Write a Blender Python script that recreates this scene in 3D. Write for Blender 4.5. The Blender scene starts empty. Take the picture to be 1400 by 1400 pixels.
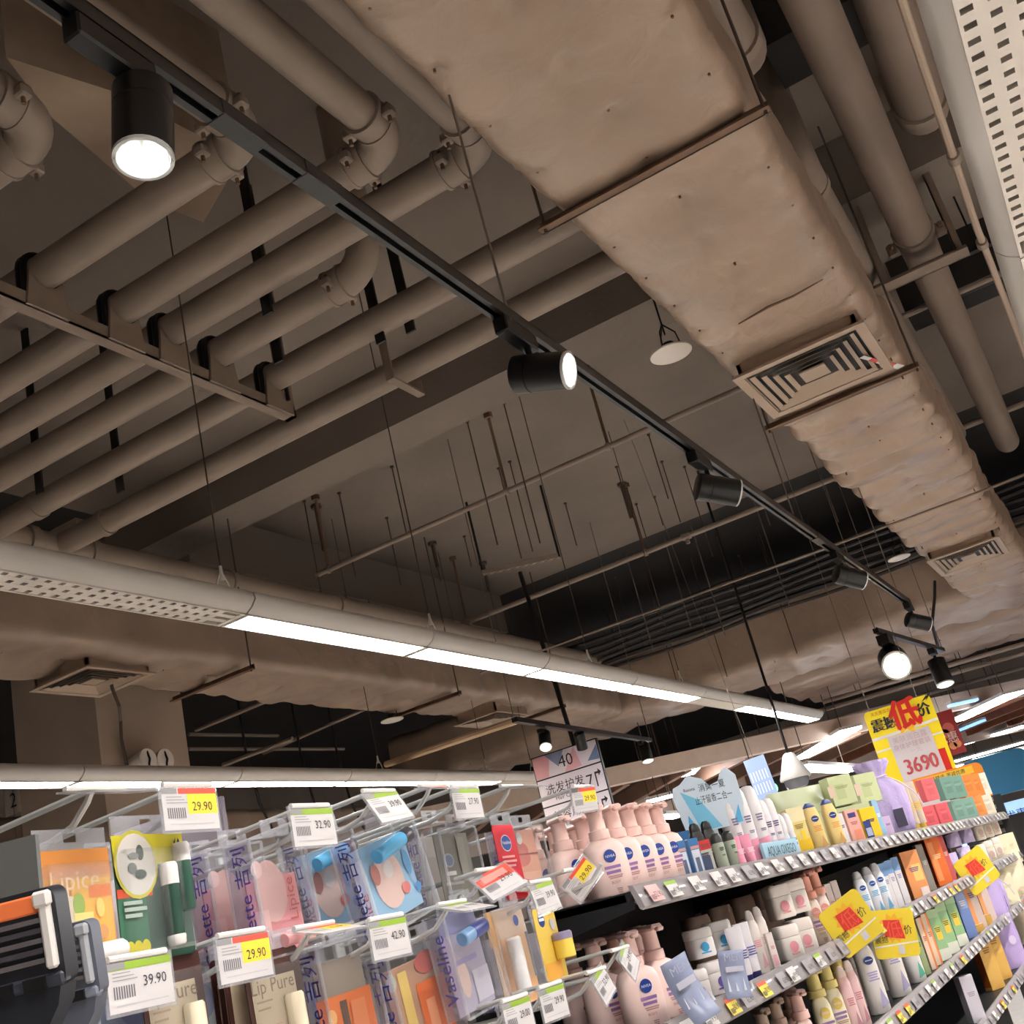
import bpy, math, random
from math import sin, cos, pi, radians, sqrt, exp
from mathutils import Vector, Matrix, noise
random.seed(7)
SC = bpy.context.scene
COL = SC.collection
# ------------------------------------------------------------------ camera, world, exposure
F_PX = 1552.0
PITCH, ROLL, YAW = radians(20.26), radians(-14.2), radians(24.9)
CAM = Vector((0, 0, 1.5))
_f = Vector((-sin(YAW) * cos(PITCH), cos(YAW) * cos(PITCH), sin(PITCH)))
_r0 = Vector((cos(YAW), sin(YAW), 0))
_u0 = _r0.cross(_f)
CR = _r0 * cos(ROLL) + _u0 * sin(ROLL)
CU = -_r0 * sin(ROLL) + _u0 * cos(ROLL)
CF = _f
cam_data = bpy.data.cameras.new('camera')
cam_data.sensor_width = 36.0
cam_data.lens = F_PX / 1400.0 * 36.0
cam_data.clip_start = 0.02
cam_data.clip_end = 200
cam = bpy.data.objects.new('camera', cam_data)
COL.objects.link(cam)
mw = Matrix.Identity(4)
for i in range(3):
    mw[i][0], mw[i][1], mw[i][2], mw[i][3] = CR[i], CU[i], -CF[i], CAM[i]
cam.matrix_world = mw
SC.camera = cam
world = bpy.data.worlds.new('world')
SC.world = world
world.use_nodes = True
world.node_tree.nodes['Background'].inputs[0].default_value = (0.75, 0.72, 0.7, 1)
world.node_tree.nodes['Background'].inputs[1].default_value = 0.05
SC.view_settings.view_transform = 'Standard'
SC.view_settings.look = 'None'
SC.view_settings.exposure = 0.36
SC.view_settings.gamma = 1.0
SC.view_settings.use_curve_mapping = False
LAMP_E = 48.0
SPOT_E = 30.0     # brightness of the spotlight lenses

def ray(px, py):
    return CF + CR * ((px - 700) / F_PX) - CU * ((py - 700) / F_PX)
def at(px, py, x=None, y=None, z=None, d=None):
    v = ray(px, py)
    if x is not None: t = (x - CAM.x) / v.x
    elif y is not None: t = (y - CAM.y) / v.y
    elif z is not None: t = (z - CAM.z) / v.z
    else: t = d
    return CAM + v * t

# ------------------------------------------------------------------ materials
MATS = {}
def lin(c):
    c /= 255.0
    return c / 12.92 if c <= 0.04045 else ((c + 0.055) / 1.055) ** 2.4
def rgb(r, g, b):
    return (lin(r), lin(g), lin(b), 1.0)
def mat(name, col, rough=0.5, metal=0.0, var=0.0, vscale=8.0, bump=0.0, bscale=30.0, coat=0.0, emit=0.0, spec=0.5, sub=0.0, dist=0.0):
    if name in MATS: return MATS[name]
    m = bpy.data.materials.new(name)
    m.use_nodes = True
    nt = m.node_tree
    p = nt.nodes['Principled BSDF']
    c = rgb(*col)
    p.inputs['Base Color'].default_value = c
    p.inputs['Roughness'].default_value = rough
    p.inputs['Metallic'].default_value = metal
    p.inputs['Coat Weight'].default_value = coat
    p.inputs['Specular IOR Level'].default_value = spec
    if sub:
        p.inputs['Subsurface Weight'].default_value = sub
        p.inputs['Subsurface Scale'].default_value = 0.01
    if emit:
        p.inputs['Emission Color'].default_value = c
        p.inputs['Emission Strength'].default_value = emit
    if var or bump:
        tc = nt.nodes.new('ShaderNodeTexCoord')
    if var:
        n = nt.nodes.new('ShaderNodeTexNoise')
        n.inputs['Scale'].default_value = vscale
        n.inputs['Detail'].default_value = 5
        nt.links.new(tc.outputs['Object'], n.inputs['Vector'])
        r = nt.nodes.new('ShaderNodeValToRGB')
        r.color_ramp.elements[0].position = 0.3
        r.color_ramp.elements[1].position = 0.72
        r.color_ramp.elements[0].color = [v * (1 - var) for v in c[:3]] + [1]
        r.color_ramp.elements[1].color = [min(1, v * (1 + var)) for v in c[:3]] + [1]
        nt.links.new(n.outputs['Fac'], r.inputs['Fac'])
        nt.links.new(r.outputs['Color'], p.inputs['Base Color'])
    if bump:
        n2 = nt.nodes.new('ShaderNodeTexNoise')
        n2.inputs['Scale'].default_value = bscale
        n2.inputs['Detail'].default_value = 6
        n2.inputs['Distortion'].default_value = dist
        nt.links.new(tc.outputs['Object'], n2.inputs['Vector'])
        b = nt.nodes.new('ShaderNodeBump')
        b.inputs['Strength'].default_value = bump
        b.inputs['Distance'].default_value = 0.02
        nt.links.new(n2.outputs['Fac'], b.inputs['Height'])
        nt.links.new(b.outputs['Normal'], p.inputs['Normal'])
    MATS[name] = m
    return m
def clear_mat(name, tint=(250, 251, 252), gloss=0.12, rough=0.12, haze=0.04):
    if name in MATS: return MATS[name]
    m = bpy.data.materials.new(name)
    m.use_nodes = True
    nt = m.node_tree
    for n in list(nt.nodes): nt.nodes.remove(n)
    out = nt.nodes.new('ShaderNodeOutputMaterial')
    tr = nt.nodes.new('ShaderNodeBsdfTransparent'); tr.inputs[0].default_value = rgb(*tint)
    gl = nt.nodes.new('ShaderNodeBsdfGlossy'); gl.inputs['Roughness'].default_value = rough
    di = nt.nodes.new('ShaderNodeBsdfDiffuse'); di.inputs[0].default_value = rgb(*tint)
    mx = nt.nodes.new('ShaderNodeMixShader'); mx.inputs[0].default_value = haze
    nt.links.new(tr.outputs[0], mx.inputs[1]); nt.links.new(di.outputs[0], mx.inputs[2])
    lw = nt.nodes.new('ShaderNodeLayerWeight'); lw.inputs['Blend'].default_value = 0.35
    ma = nt.nodes.new('ShaderNodeMath'); ma.operation = 'MULTIPLY_ADD'
    ma.inputs[1].default_value = 0.18; ma.inputs[2].default_value = gloss * 0.25
    nt.links.new(lw.outputs['Fresnel'], ma.inputs[0])
    mx2 = nt.nodes.new('ShaderNodeMixShader')
    nt.links.new(ma.outputs[0], mx2.inputs[0])
    nt.links.new(mx.outputs[0], mx2.inputs[1]); nt.links.new(gl.outputs[0], mx2.inputs[2])
    nt.links.new(mx2.outputs[0], out.inputs[0])
    MATS[name] = m
    return m
def emit_mat(name, col, strength):
    if name in MATS: return MATS[name]
    m = bpy.data.materials.new(name)
    m.use_nodes = True
    nt = m.node_tree
    p = nt.nodes['Principled BSDF']
    p.inputs['Base Color'].default_value = (0.8, 0.8, 0.8, 1)
    p.inputs['Emission Color'].default_value = rgb(*col)
    p.inputs['Emission Strength'].default_value = strength
    MATS[name] = m
    return m
def C(col, rough=0.4, coat=0.0):
    return mat('paint_%d_%d_%d_%d' % (*col, int(rough * 100)), col, rough, coat=coat)

# ------------------------------------------------------------------ mesh builder
class MB:
    def __init__(s):
        s.v = []; s.f = []; s.m = []
        s.mats = []
        s.X = None
    def mi(s, m):
        if m not in s.mats: s.mats.append(m)
        return s.mats.index(m)
    def add(s, vs, fs, m):
        o = len(s.v)
        if s.X is not None: vs = [s.X @ Vector(v) for v in vs]
        s.v += [tuple(v) for v in vs]
        k = s.mi(m)
        for f in fs:
            s.f.append(tuple(o + i for i in f)); s.m.append(k)
        return s
    def box(s, a, b, m, bev=0.0):
        x0, y0, z0 = [min(a[i], b[i]) for i in range(3)]
        x1, y1, z1 = [max(a[i], b[i]) for i in range(3)]
        if bev <= 0:
            vs = [(x0,y0,z0),(x1,y0,z0),(x1,y1,z0),(x0,y1,z0),(x0,y0,z1),(x1,y0,z1),(x1,y1,z1),(x0,y1,z1)]
            fs = [(0,3,2,1),(4,5,6,7),(0,1,5,4),(1,2,6,5),(2,3,7,6),(3,0,4,7)]
            return s.add(vs, fs, m)
        c = min(bev, (x1-x0)/2.01, (y1-y0)/2.01, (z1-z0)/2.01)
        vs = []; idx = {}
        for ix, (X, XI) in enumerate(((x0, x0+c), (x1, x1-c))):
            for iy, (Y, YI) in enumerate(((y0, y0+c), (y1, y1-c))):
                for iz, (Z, ZI) in enumerate(((z0, z0+c), (z1, z1-c))):
                    for k, p in enumerate(((X, YI, ZI), (XI, Y, ZI), (XI, YI, Z))):
                        idx[ix, iy, iz, k] = len(vs); vs.append(p)
        I = idx; fs = []
        for a_ in (0, 1):
            fs.append((I[a_,0,0,0], I[a_,1,0,0], I[a_,1,1,0], I[a_,0,1,0]))
            fs.append((I[0,a_,0,1], I[1,a_,0,1], I[1,a_,1,1], I[0,a_,1,1]))
            fs.append((I[0,0,a_,2], I[1,0,a_,2], I[1,1,a_,2], I[0,1,a_,2]))
        for p in (0, 1):
            for q in (0, 1):
                fs.append((I[p,q,0,0], I[p,q,1,0], I[p,q,1,1], I[p,q,0,1]))
                fs.append((I[p,0,q,0], I[p,1,q,0], I[p,1,q,2], I[p,0,q,2]))
                fs.append((I[0,p,q,1], I[1,p,q,1], I[1,p,q,2], I[0,p,q,2]))
                for t in (0, 1):
                    fs.append((I[p,q,t,0], I[p,q,t,1], I[p,q,t,2]))
        fs = list(dict.fromkeys(fs))
        return s.add(vs, fs, m)
    def bar(s, p0, p1, w, h, m, up=(0, 0, 1)):
        p0 = Vector(p0); p1 = Vector(p1)
        d = (p1 - p0).normalized(); up = Vector(up)
        if abs(d.dot(up)) > 0.98: up = Vector((1, 0, 0))
        r = d.cross(up).normalized() * (w / 2); u = r.cross(d).normalized() * (h / 2)
        vs = [p + a * r + b * u for p in (p0, p1) for a, b in ((-1,-1),(1,-1),(1,1),(-1,1))]
        return s.add(vs, [(0,1,2,3),(7,6,5,4),(0,4,5,1),(1,5,6,2),(2,6,7,3),(3,7,4,0)], m)
    def cyl(s, p0, p1, r0, m, r1=None, n=14, caps=True):
        if r1 is None: r1 = r0
        p0 = Vector(p0); p1 = Vector(p1)
        d = (p1 - p0).normalized()
        a = d.orthogonal().normalized(); b = d.cross(a)
        vs = []
        for p, r in ((p0, r0), (p1, r1)):
            for i in range(n):
                t = 2 * pi * i / n
                vs.append(p + (a * cos(t) + b * sin(t)) * r)
        fs = [(i, (i+1) % n, n + (i+1) % n, n + i) for i in range(n)]
        if caps:
            fs.append(tuple(range(n-1, -1, -1))); fs.append(tuple(range(n, 2*n)))
        return s.add(vs, fs, m)
    def tube(s, pts, r, m, n=8, caps=True):
        pts = [Vector(p) for p in pts]
        vs = []; fs = []
        d0 = (pts[1] - pts[0]).normalized(); a = d0.orthogonal().normalized()
        for k, p in enumerate(pts):
            if k == 0: d = d0
            elif k == len(pts) - 1: d = (pts[k] - pts[k-1]).normalized()
            else: d = ((pts[k+1] - p).normalized() + (p - pts[k-1]).normalized()).normalized()
            a = (a - d * a.dot(d)).normalized(); b = d.cross(a)
            rr = r[k] if isinstance(r, (list, tuple)) else r
            for i in range(n):
                t = 2 * pi * i / n
                vs.append(p + (a * cos(t) + b * sin(t)) * rr)
        for k in range(len(pts) - 1):
            for i in range(n):
                fs.append((k*n + i, k*n + (i+1) % n, (k+1)*n + (i+1) % n, (k+1)*n + i))
        if caps:
            fs.append(tuple(range(n-1, -1, -1))); L = len(pts) - 1
            fs.append(tuple(L*n + i for i in range(n)))
        return s.add(vs, fs, m)
    def lathe(s, prof, m, n=20, sx=1.0, sy=1.0, o=(0, 0, 0), power=2.0):
        # prof: list of (radius, z); cross-section superellipse
        vs = []; fs = []
        for r, z in prof:
            for i in range(n):
                t = 2 * pi * i / n
                c, q = cos(t), sin(t)
                e = 2.0 / power
                vs.append((o[0] + sx * r * math.copysign(abs(c) ** e, c), o[1] + sy * r * math.copysign(abs(q) ** e, q), o[2] + z))
        for k in range(len(prof) - 1):
            for i in range(n):
                fs.append((k*n + i, k*n + (i+1) % n, (k+1)*n + (i+1) % n, (k+1)*n + i))
        fs.append(tuple(range(n-1, -1, -1))); L = len(prof) - 1
        fs.append(tuple(L*n + i for i in range(n)))
        return s.add(vs, fs, m)
    def prism(s, poly, o, r, u, t, m):
        # polygon (a,b) in plane spanned by r,u at o, thickness t along r x u
        o = Vector(o); r = Vector(r); u = Vector(u); nrm = r.cross(u).normalized()
        n = len(poly)
        vs = [o + r * a + u * b + nrm * t for a, b in poly] + [o + r * a + u * b for a, b in poly]
        fs = [tuple(range(n)), tuple(range(2*n-1, n-1, -1))]
        fs += [(i, n + i, n + (i+1) % n, (i+1) % n) for i in range(n)]
        return s.add(vs, fs, m)
    def quad(s, p, m):
        return s.add(p, [tuple(range(len(p)))], m)
    def text(s, txt, o, r, u, size, m, cx=True, sx=1.0):
        vs, fs, w = glyphs(txt)
        o = Vector(o); r = Vector(r); u = Vector(u)
        k = w / 2 if cx else 0
        return s.add([o + r * ((x - k) * size * sx) + u * (y * size) for x, y in vs], fs, m)
    def disc(s, o, r, u, rad, m, n=18, ky=1.0):
        o = Vector(o); r = Vector(r); u = Vector(u)
        return s.add([o + r * (rad * cos(2*pi*i/n)) + u * (rad * ky * sin(2*pi*i/n)) for i in range(n)], [tuple(range(n))], m)
    def build(s, name, parent=None, smooth=35, world=False, shared=None):
        me = shared
        if me is None:
            vs = s.v
            if world and parent is not None:
                q = parent
                while q.parent: q = q.parent
                L = q.location
                vs = [(v[0]-L[0], v[1]-L[1], v[2]-L[2]) for v in vs]
            me = bpy.data.meshes.new(name)
            me.from_pydata(vs, [], s.f)
            for m in s.mats: me.materials.append(m)
            me.polygons.foreach_set('material_index', s.m)
            if smooth:
                me.polygons.foreach_set('use_smooth', [True] * len(me.polygons))
                me.set_sharp_from_angle(angle=radians(smooth))
            me.update()
        ob = bpy.data.objects.new(name, me)
        COL.objects.link(ob)
        if parent is not None: ob.parent = parent
        return ob
_GL = {}
def glyphs(txt):
    if txt in _GL: return _GL[txt]
    cu = bpy.data.curves.new('lettering', 'FONT')
    cu.body = txt
    cu.resolution_u = 2
    ob = bpy.data.objects.new('lettering', cu)
    COL.objects.link(ob)
    dg = bpy.context.evaluated_depsgraph_get()
    me = bpy.data.meshes.new_from_object(ob.evaluated_get(dg))
    vs = [(v.co.x, v.co.y) for v in me.vertices]
    fs = [tuple(p.vertices) for p in me.polygons]
    w = max([v[0] for v in vs], default=0)
    bpy.data.meshes.remove(me)
    bpy.data.objects.remove(ob)
    bpy.data.curves.remove(cu)
    _GL[txt] = (vs, fs, w)
    return _GL[txt]
def tag(o, label=None, cat=None, group=None, kind=None):
    if label: o['label'] = label
    if cat: o['category'] = cat
    if group: o['group'] = group
    if kind: o['kind'] = kind
    return o
def thing(name, label, cat, loc=(0, 0, 0), group=None, rz=0.0):
    o = bpy.data.objects.new(name, None)
    o.empty_display_size = 0.05
    COL.objects.link(o)
    o.location = loc
    o.rotation_euler = (0, 0, rz)
    return tag(o, label, cat, group)
def kids(o):
    return [c for c in bpy.data.objects if c.parent == o]
def dup(root, loc=None, rot=None, label=None, group=None):
    r = root.copy(); COL.objects.link(r)
    if loc is not None: r.location = loc
    if rot is not None: r.rotation_euler = rot
    if label: r['label'] = label
    if group: r['group'] = group
    for ch in root.children:
        c = ch.copy(); COL.objects.link(c); c.parent = r
        for g in ch.children:
            d = g.copy(); COL.objects.link(d); d.parent = c
    return r
ORD = ['first', 'second', 'third', 'fourth', 'fifth', 'sixth', 'seventh', 'eighth', 'ninth', 'tenth', 'eleventh', 'twelfth', 'thirteenth', 'fourteenth', 'fifteenth', 'sixteenth', 'seventeenth', 'eighteenth', 'nineteenth', 'twentieth', 'twenty-first', 'twenty-second', 'twenty-third', 'twenty-fourth', 'twenty-fifth']
X, Y, Z = Vector((1, 0, 0)), Vector((0, 1, 0)), Vector((0, 0, 1))

# base paints
M_SLAB = mat('slab_paint', (122, 110, 100), 0.85, var=0.12, vscale=1.2, bump=0.25, bscale=14)
M_DARK = mat('shade_and_dark_paint', (34, 31, 30), 0.8, var=0.2, vscale=2)
M_PIPE = mat('pipe_paint', (143, 127, 114), 0.55, var=0.10, vscale=3, bump=0.1, bscale=25)
M_BIGPIPE = mat('large_pipe_paint', (136, 119, 107), 0.6, var=0.1, vscale=2)
M_WRAP = mat('duct_wrap', (161, 138, 120), 0.30, var=0.12, vscale=2.5, bump=0.55, bscale=7, dist=0.5)
M_WRAP2 = mat('duct_wrap_dull', (155, 134, 118), 0.42, var=0.14, vscale=2.5, bump=0.6, bscale=5, dist=0.5)
M_STEEL = mat('painted_steel', (134, 116, 102), 0.5, var=0.1)
M_RUST = mat('brown_angle_steel', (112, 84, 64), 0.6, var=0.2)
M_BLACK = mat('black_metal', (16, 16, 17), 0.35, spec=0.5)
M_BLACKP = mat('black_plastic', (14, 14, 15), 0.45)
M_ROD = mat('rod_steel', (78, 64, 55), 0.6)
M_WIRE = mat('wire_steel', (130, 120, 112), 0.4, metal=0.6)
M_LAMP = mat('lamp_housing', (205, 198, 192), 0.4)
M_LOUV = mat('lamp_louvre', (226, 216, 206), 0.35)
M_LAMPIN = mat('lamp_inside', (90, 82, 76), 0.5)
M_LIT = emit_mat('lamp_lit', (255, 252, 248), LAMP_E)
M_LITW = emit_mat('lamp_lit_warm', (255, 240, 214), LAMP_E)
M_LENS = emit_mat('spot_lens', (255, 250, 240), SPOT_E)
M_LENSW = emit_mat('spot_lens_warm', (255, 236, 200), SPOT_E * 1.2)
M_WHITE = mat('white_plastic', (228, 224, 220), 0.4)
M_CHROME = mat('hook_chrome', (205, 206, 205), 0.3, metal=0.25)
M_CLEAR = clear_mat('clear_plastic')
M_CLEAR2 = clear_mat('clear_film', (246, 246, 250), 0.2, 0.08, 0.22)
M_TRAY = clear_mat('shelf_rail_clear', (196, 189, 191), 0.35, 0.12, 0.62)
# ------------------------------------------------------------------ setting
def struct(name, mb, label=None, parent=None):
    o = mb.build(name, parent)
    tag(o, label, None, None, 'structure')
    return o
H = lambda h: 1.5 + h
M_FLOOR = mat('floor_tiles', (222, 216, 208), 0.25, var=0.04)
M_WALL = mat('wall_paint', (160, 146, 134), 0.85, var=0.12, vscale=1.0)
struct('floor', MB().box((-14, -8, -0.1), (9, 30, 0), M_FLOOR), 'pale polished floor of the shop')
struct('ceiling', MB().box((-6.1, -8, H(3.7)), (9, 11.3, H(3.9)), M_SLAB), 'brown painted concrete slab above pipes')
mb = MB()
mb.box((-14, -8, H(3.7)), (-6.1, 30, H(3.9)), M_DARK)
mb.box((-6.1, 11.3, H(3.7)), (9, 30, H(3.9)), M_DARK)  # dark colour stands in for the shade on the unlit far ceiling
struct('ceiling', mb, 'far shop ceiling, its unlit darkness painted on as black')
struct('wall_left', MB().box((-14.2, -8, 0), (-14, 30, H(3.9)), M_WALL))
struct('wall_right', MB().box((9, -8, 0), (9.2, 30, H(3.9)), M_WALL))
struct('wall_back', MB().box((-14, 30, 0), (9, 30.2, H(3.9)), M_WALL))
struct('wall_front', MB().box((-14, -8.2, 0), (9, -8, H(3.9)), M_WALL))
struct('trim_1', MB().box((-6.1, 5.89, H(3.3)), (8.9, 6.29, H(3.7)), M_SLAB), 'concrete downstand beam across the ceiling')
struct('trim_2', MB().box((-6.1, 6.29, H(3.25)), (-5.66, 11.3, H(3.7)), M_SLAB), 'concrete beam along the edge of the brown slab')
struct('trim_3', MB().box((-0.3, 4.4, H(3.35)), (8.9, 4.75, H(3.7)), M_DARK), 'dark beam crossing above the large pipe')
struct('trim_4', MB().box((-0.3, 7.6, H(3.3)), (8.9, 8.0, H(3.7)), M_DARK), 'dark beam beyond the large pipe bracket')
col = MB().box((-7.05, 5.72, 0), (-6.2, 6.57, H(3.7)), mat('column_plaster', (170, 150, 134), 0.85, var=0.1, vscale=1.5, bump=0.2, bscale=8))
struct('column', col, 'square plastered column under the far wrapped duct')
# raised plate under the slab behind the nearest spotlight
poly = [at(*p, z=H(3.05)) for p in ((8, 78), (158, 126), (330, 215), (278, 304), (205, 275), (70, 160))]
mbp = MB(); n = len(poly)
mbp.add([tuple(p) for p in poly] + [(p.x, p.y, H(3.7)) for p in poly], [tuple(range(n-1, -1, -1)), tuple(range(n, 2*n))] + [(i, (i+1) % n, n+(i+1) % n, n+i) for i in range(n)], mat('patched_plaster', (158, 136, 116), 0.85, var=0.2, vscale=4))
struct('trim_5', mbp, 'stained plaster drop panel above the pipes')

# ------------------------------------------------------------------ pipes
PH = 2.82; PR = 0.07; HX = -5.12
def arc(c, a, b, r, k=7):
    # quarter bend from direction a to b around centre c
    return [c + a * (r * cos(t)) + b * (r * sin(t)) for t in [pi / 2 * i / k for i in range(k + 1)]]
def ring(mb, p, d, r, w, m):
    d = Vector(d)
    mb.cyl(Vector(p) - d * w / 2, Vector(p) + d * w / 2, r, m, n=20)
def coupling(parent, p, d, r, m=None):
    mb = MB(); d = Vector(d).normalized(); p = Vector(p)
    m = m or M_PIPE
    ring(mb, p, d, r * 1.13, 0.07, m); ring(mb, p - d * 0.04, d, r * 1.2, 0.014, m); ring(mb, p + d * 0.04, d, r * 1.2, 0.014, m)
    s = d.cross(Z).normalized() if abs(d.z) < 0.9 else X
    for k in (-1, 1):
        q = p + s * (k * r * 1.25) - Z * r * 0.35
        mb.box(q - Vector((0.022, 0.022, 0.02)), q + Vector((0.022, 0.022, 0.02)), m, 0.006)
        mb.cyl(q - Z * 0.045, q + Z * 0.04, 0.008, M_RUST, n=6)
    return mb.build('coupling', parent, world=True)
def x_pipe(yc, label, feeder_px=None, right=None, up=False, r=PR):
    z = H(PH)
    t = thing('ceiling_pipe', label, 'pipe', (HX + 0.2, yc, z), 'parallel brown pipes under the slab')
    path = [Vector((HX, yc, z))]
    mb = MB()
    if feeder_px:
        xe = at(*feeder_px, z=z).x
        R = 0.14
        path.append(Vector((xe - R, yc, z)))
        mb.tube(path, r, M_PIPE, n=22); mb.build('run', t, world=True)
        c = Vector((xe - R, yc - R, z))
        pts = arc(c, Y, X, R)
        MB().tube(pts, r * 1.07, M_PIPE, n=22).build('elbow', t, world=True)
        MB().tube([Vector((xe, yc - R, z)), Vector((xe, -4, z))], r, M_PIPE, n=22).build('feeder', t, world=True)
        coupling(t, (xe - R - 0.03, yc, z), X, r); coupling(t, (xe, yc - R - 0.03, z), Y, r)
    elif up:
        xe = right; R = 0.13
        path.append(Vector((xe - R, yc, z)))
        mb.tube(path, r, M_PIPE, n=22); mb.build('run', t, world=True)
        c = Vector((xe - R, yc, z + R))
        MB().tube(arc(c, -Z, X, R) + [Vector((xe, yc, H(3.7)))], r * 1.06, M_PIPE, n=22).build('elbow', t, world=True)
        coupling(t, (xe - R - 0.03, yc, z), X, r)
    else:
        path.append(Vector((right, yc, z)))
        mb.tube(path, r, M_PIPE, n=22); mb.build('run', t, world=True)
        for xx in (-4.7,): ring(mb2 := MB(), (xx, yc, z), X, r * 1.15, 0.05, M_PIPE); mb2.build('collar', t, world=True)
    return t
PY = [2.71, 3.107, 3.385, 3.69, 4.073, 4.557]
x_pipe(2.2, 'short brown pipe elbow nearest the camera at upper corner', (60, 170))
x_pipe(PY[0], 'brown pipe with bolted elbow just behind the nearest spotlight', (300, 150))
x_pipe(PY[1], 'second long brown pipe, its elbow above the black track', (500, 160))
x_pipe(PY[2], 'third long brown pipe, elbow tucked beside the wide duct', (628, 160))
x_pipe(PY[3], 'short brown pipe whose elbow rises to the slab under the track', right=at(497, 365, z=H(PH)).x, up=True)
x_pipe(PY[4], 'brown pipe passing under the track junction box', right=-0.6)
x_pipe(PY[5], 'brown pipe farthest from camera, beside the concrete beam', right=-0.6)
t = thing('header_pipe', 'brown header pipe above the long fluorescent lamp row', 'pipe', (HX, 2, H(PH)))
MB().tube([(HX, 0, H(PH)), (HX, 12.5, H(PH))], 0.085, M_PIPE, n=20).build('run', t, world=True)
for yy in (3.9, 4.35, 4.8, 6.05, 7.3):
    mb = MB(); ring(mb, (HX, yy, H(PH)), Y, 0.1, 0.06, M_PIPE); mb.build('collar', t, world=True)
# trapeze bracket with U-bolts
BX, BZ = -3.0, H(2.665)
t = thing('pipe_bracket', 'long angle steel bracket carrying four brown pipes on U-bolts', 'bracket', (BX, 1.6, BZ))
MB().box((BX - 0.03, 1.5, BZ - 0.03), (BX + 0.03, 4.2, BZ - 0.022), M_STEEL).box((BX + 0.022, 1.5, BZ - 0.03), (BX + 0.03, 4.2, BZ + 0.03), M_STEEL).build('angle_bar', t, world=True)
for yy in (1.6, 4.19):
    MB().box((BX - 0.03, yy - 0.02, BZ - 0.03), (BX + 0.03, yy + 0.01, H(3.7)), M_STEEL).build('hanger', t, world=True)
for yy in (2.2, *PY[:5]):
    mb = MB(); r = PR + 0.012
    pts = [Vector((BX, yy - r, BZ - 0.02)), Vector((BX, yy - r, H(PH)))] + [Vector((BX, yy - r * cos(a), H(PH) + r * sin(a))) for a in [pi * i / 10 for i in range(1, 10)]] + [Vector((BX, yy + r, H(PH))), Vector((BX, yy + r, BZ - 0.02))]
    for dx in (-0.014, 0.014): mb.tube([p + X * dx for p in pts], 0.014, M_BLACK, n=8)
    mb.build('u_bolt', t, world=True)
    MB().prism([(-0.1, -0.03), (0.1, -0.03), (0.085, 0.07)] + [(0.075 * cos(a), PH - 2.665 - 0.075 * sin(a)) for a in [pi * i / 8 for i in range(9)]] + [(-0.085, 0.07)], (BX + 0.03, yy, BZ), Y, Z, 0.012, M_STEEL).build('saddle', t, world=True)
# small hook bracket under the farthest pipe
p0 = at(534, 518, z=H(2.7)); p1 = at(577, 540, z=H(2.7))
t = thing('hook_bracket', 'small flat steel bracket hooked under the farthest brown pipe', 'bracket', p0)
mb = MB(); mb.bar((p0.x, p0.y, H(2.7)), (p0.x, p1.y, H(2.7)), 0.045, 0.012, M_STEEL); mb.build('base_bar', t, world=True)
MB().bar((p0.x, p0.y, H(2.695)), (p0.x, p0.y, H(3.7)), 0.045, 0.012, M_STEEL, up=(0, 1, 0)).build('hanger', t, world=True)
MB().bar((p0.x, p1.y, H(2.695)), (p0.x, p1.y, H(2.78)), 0.03, 0.01, M_STEEL, up=(0, 1, 0)).build('tip', t, world=True)
# dark hangers between pipes
for i, (px, py) in enumerate(((352, 350), (368, 420), (378, 478), (505, 395), (545, 380), (48, 605), (157, 605))):
    q = at(px, py, z=H(3.0))
    tag(MB().bar((q.x, q.y, H(2.7)), (q.x, q.y, H(3.7)), 0.05, 0.012, M_BLACKP, up=(0, 1, 0)).build('strap_hanger'), '%s dark strap hanger in the gaps between the brown pipes' % ORD[i], 'hanger', 'dark strap hangers between the pipes')

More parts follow.
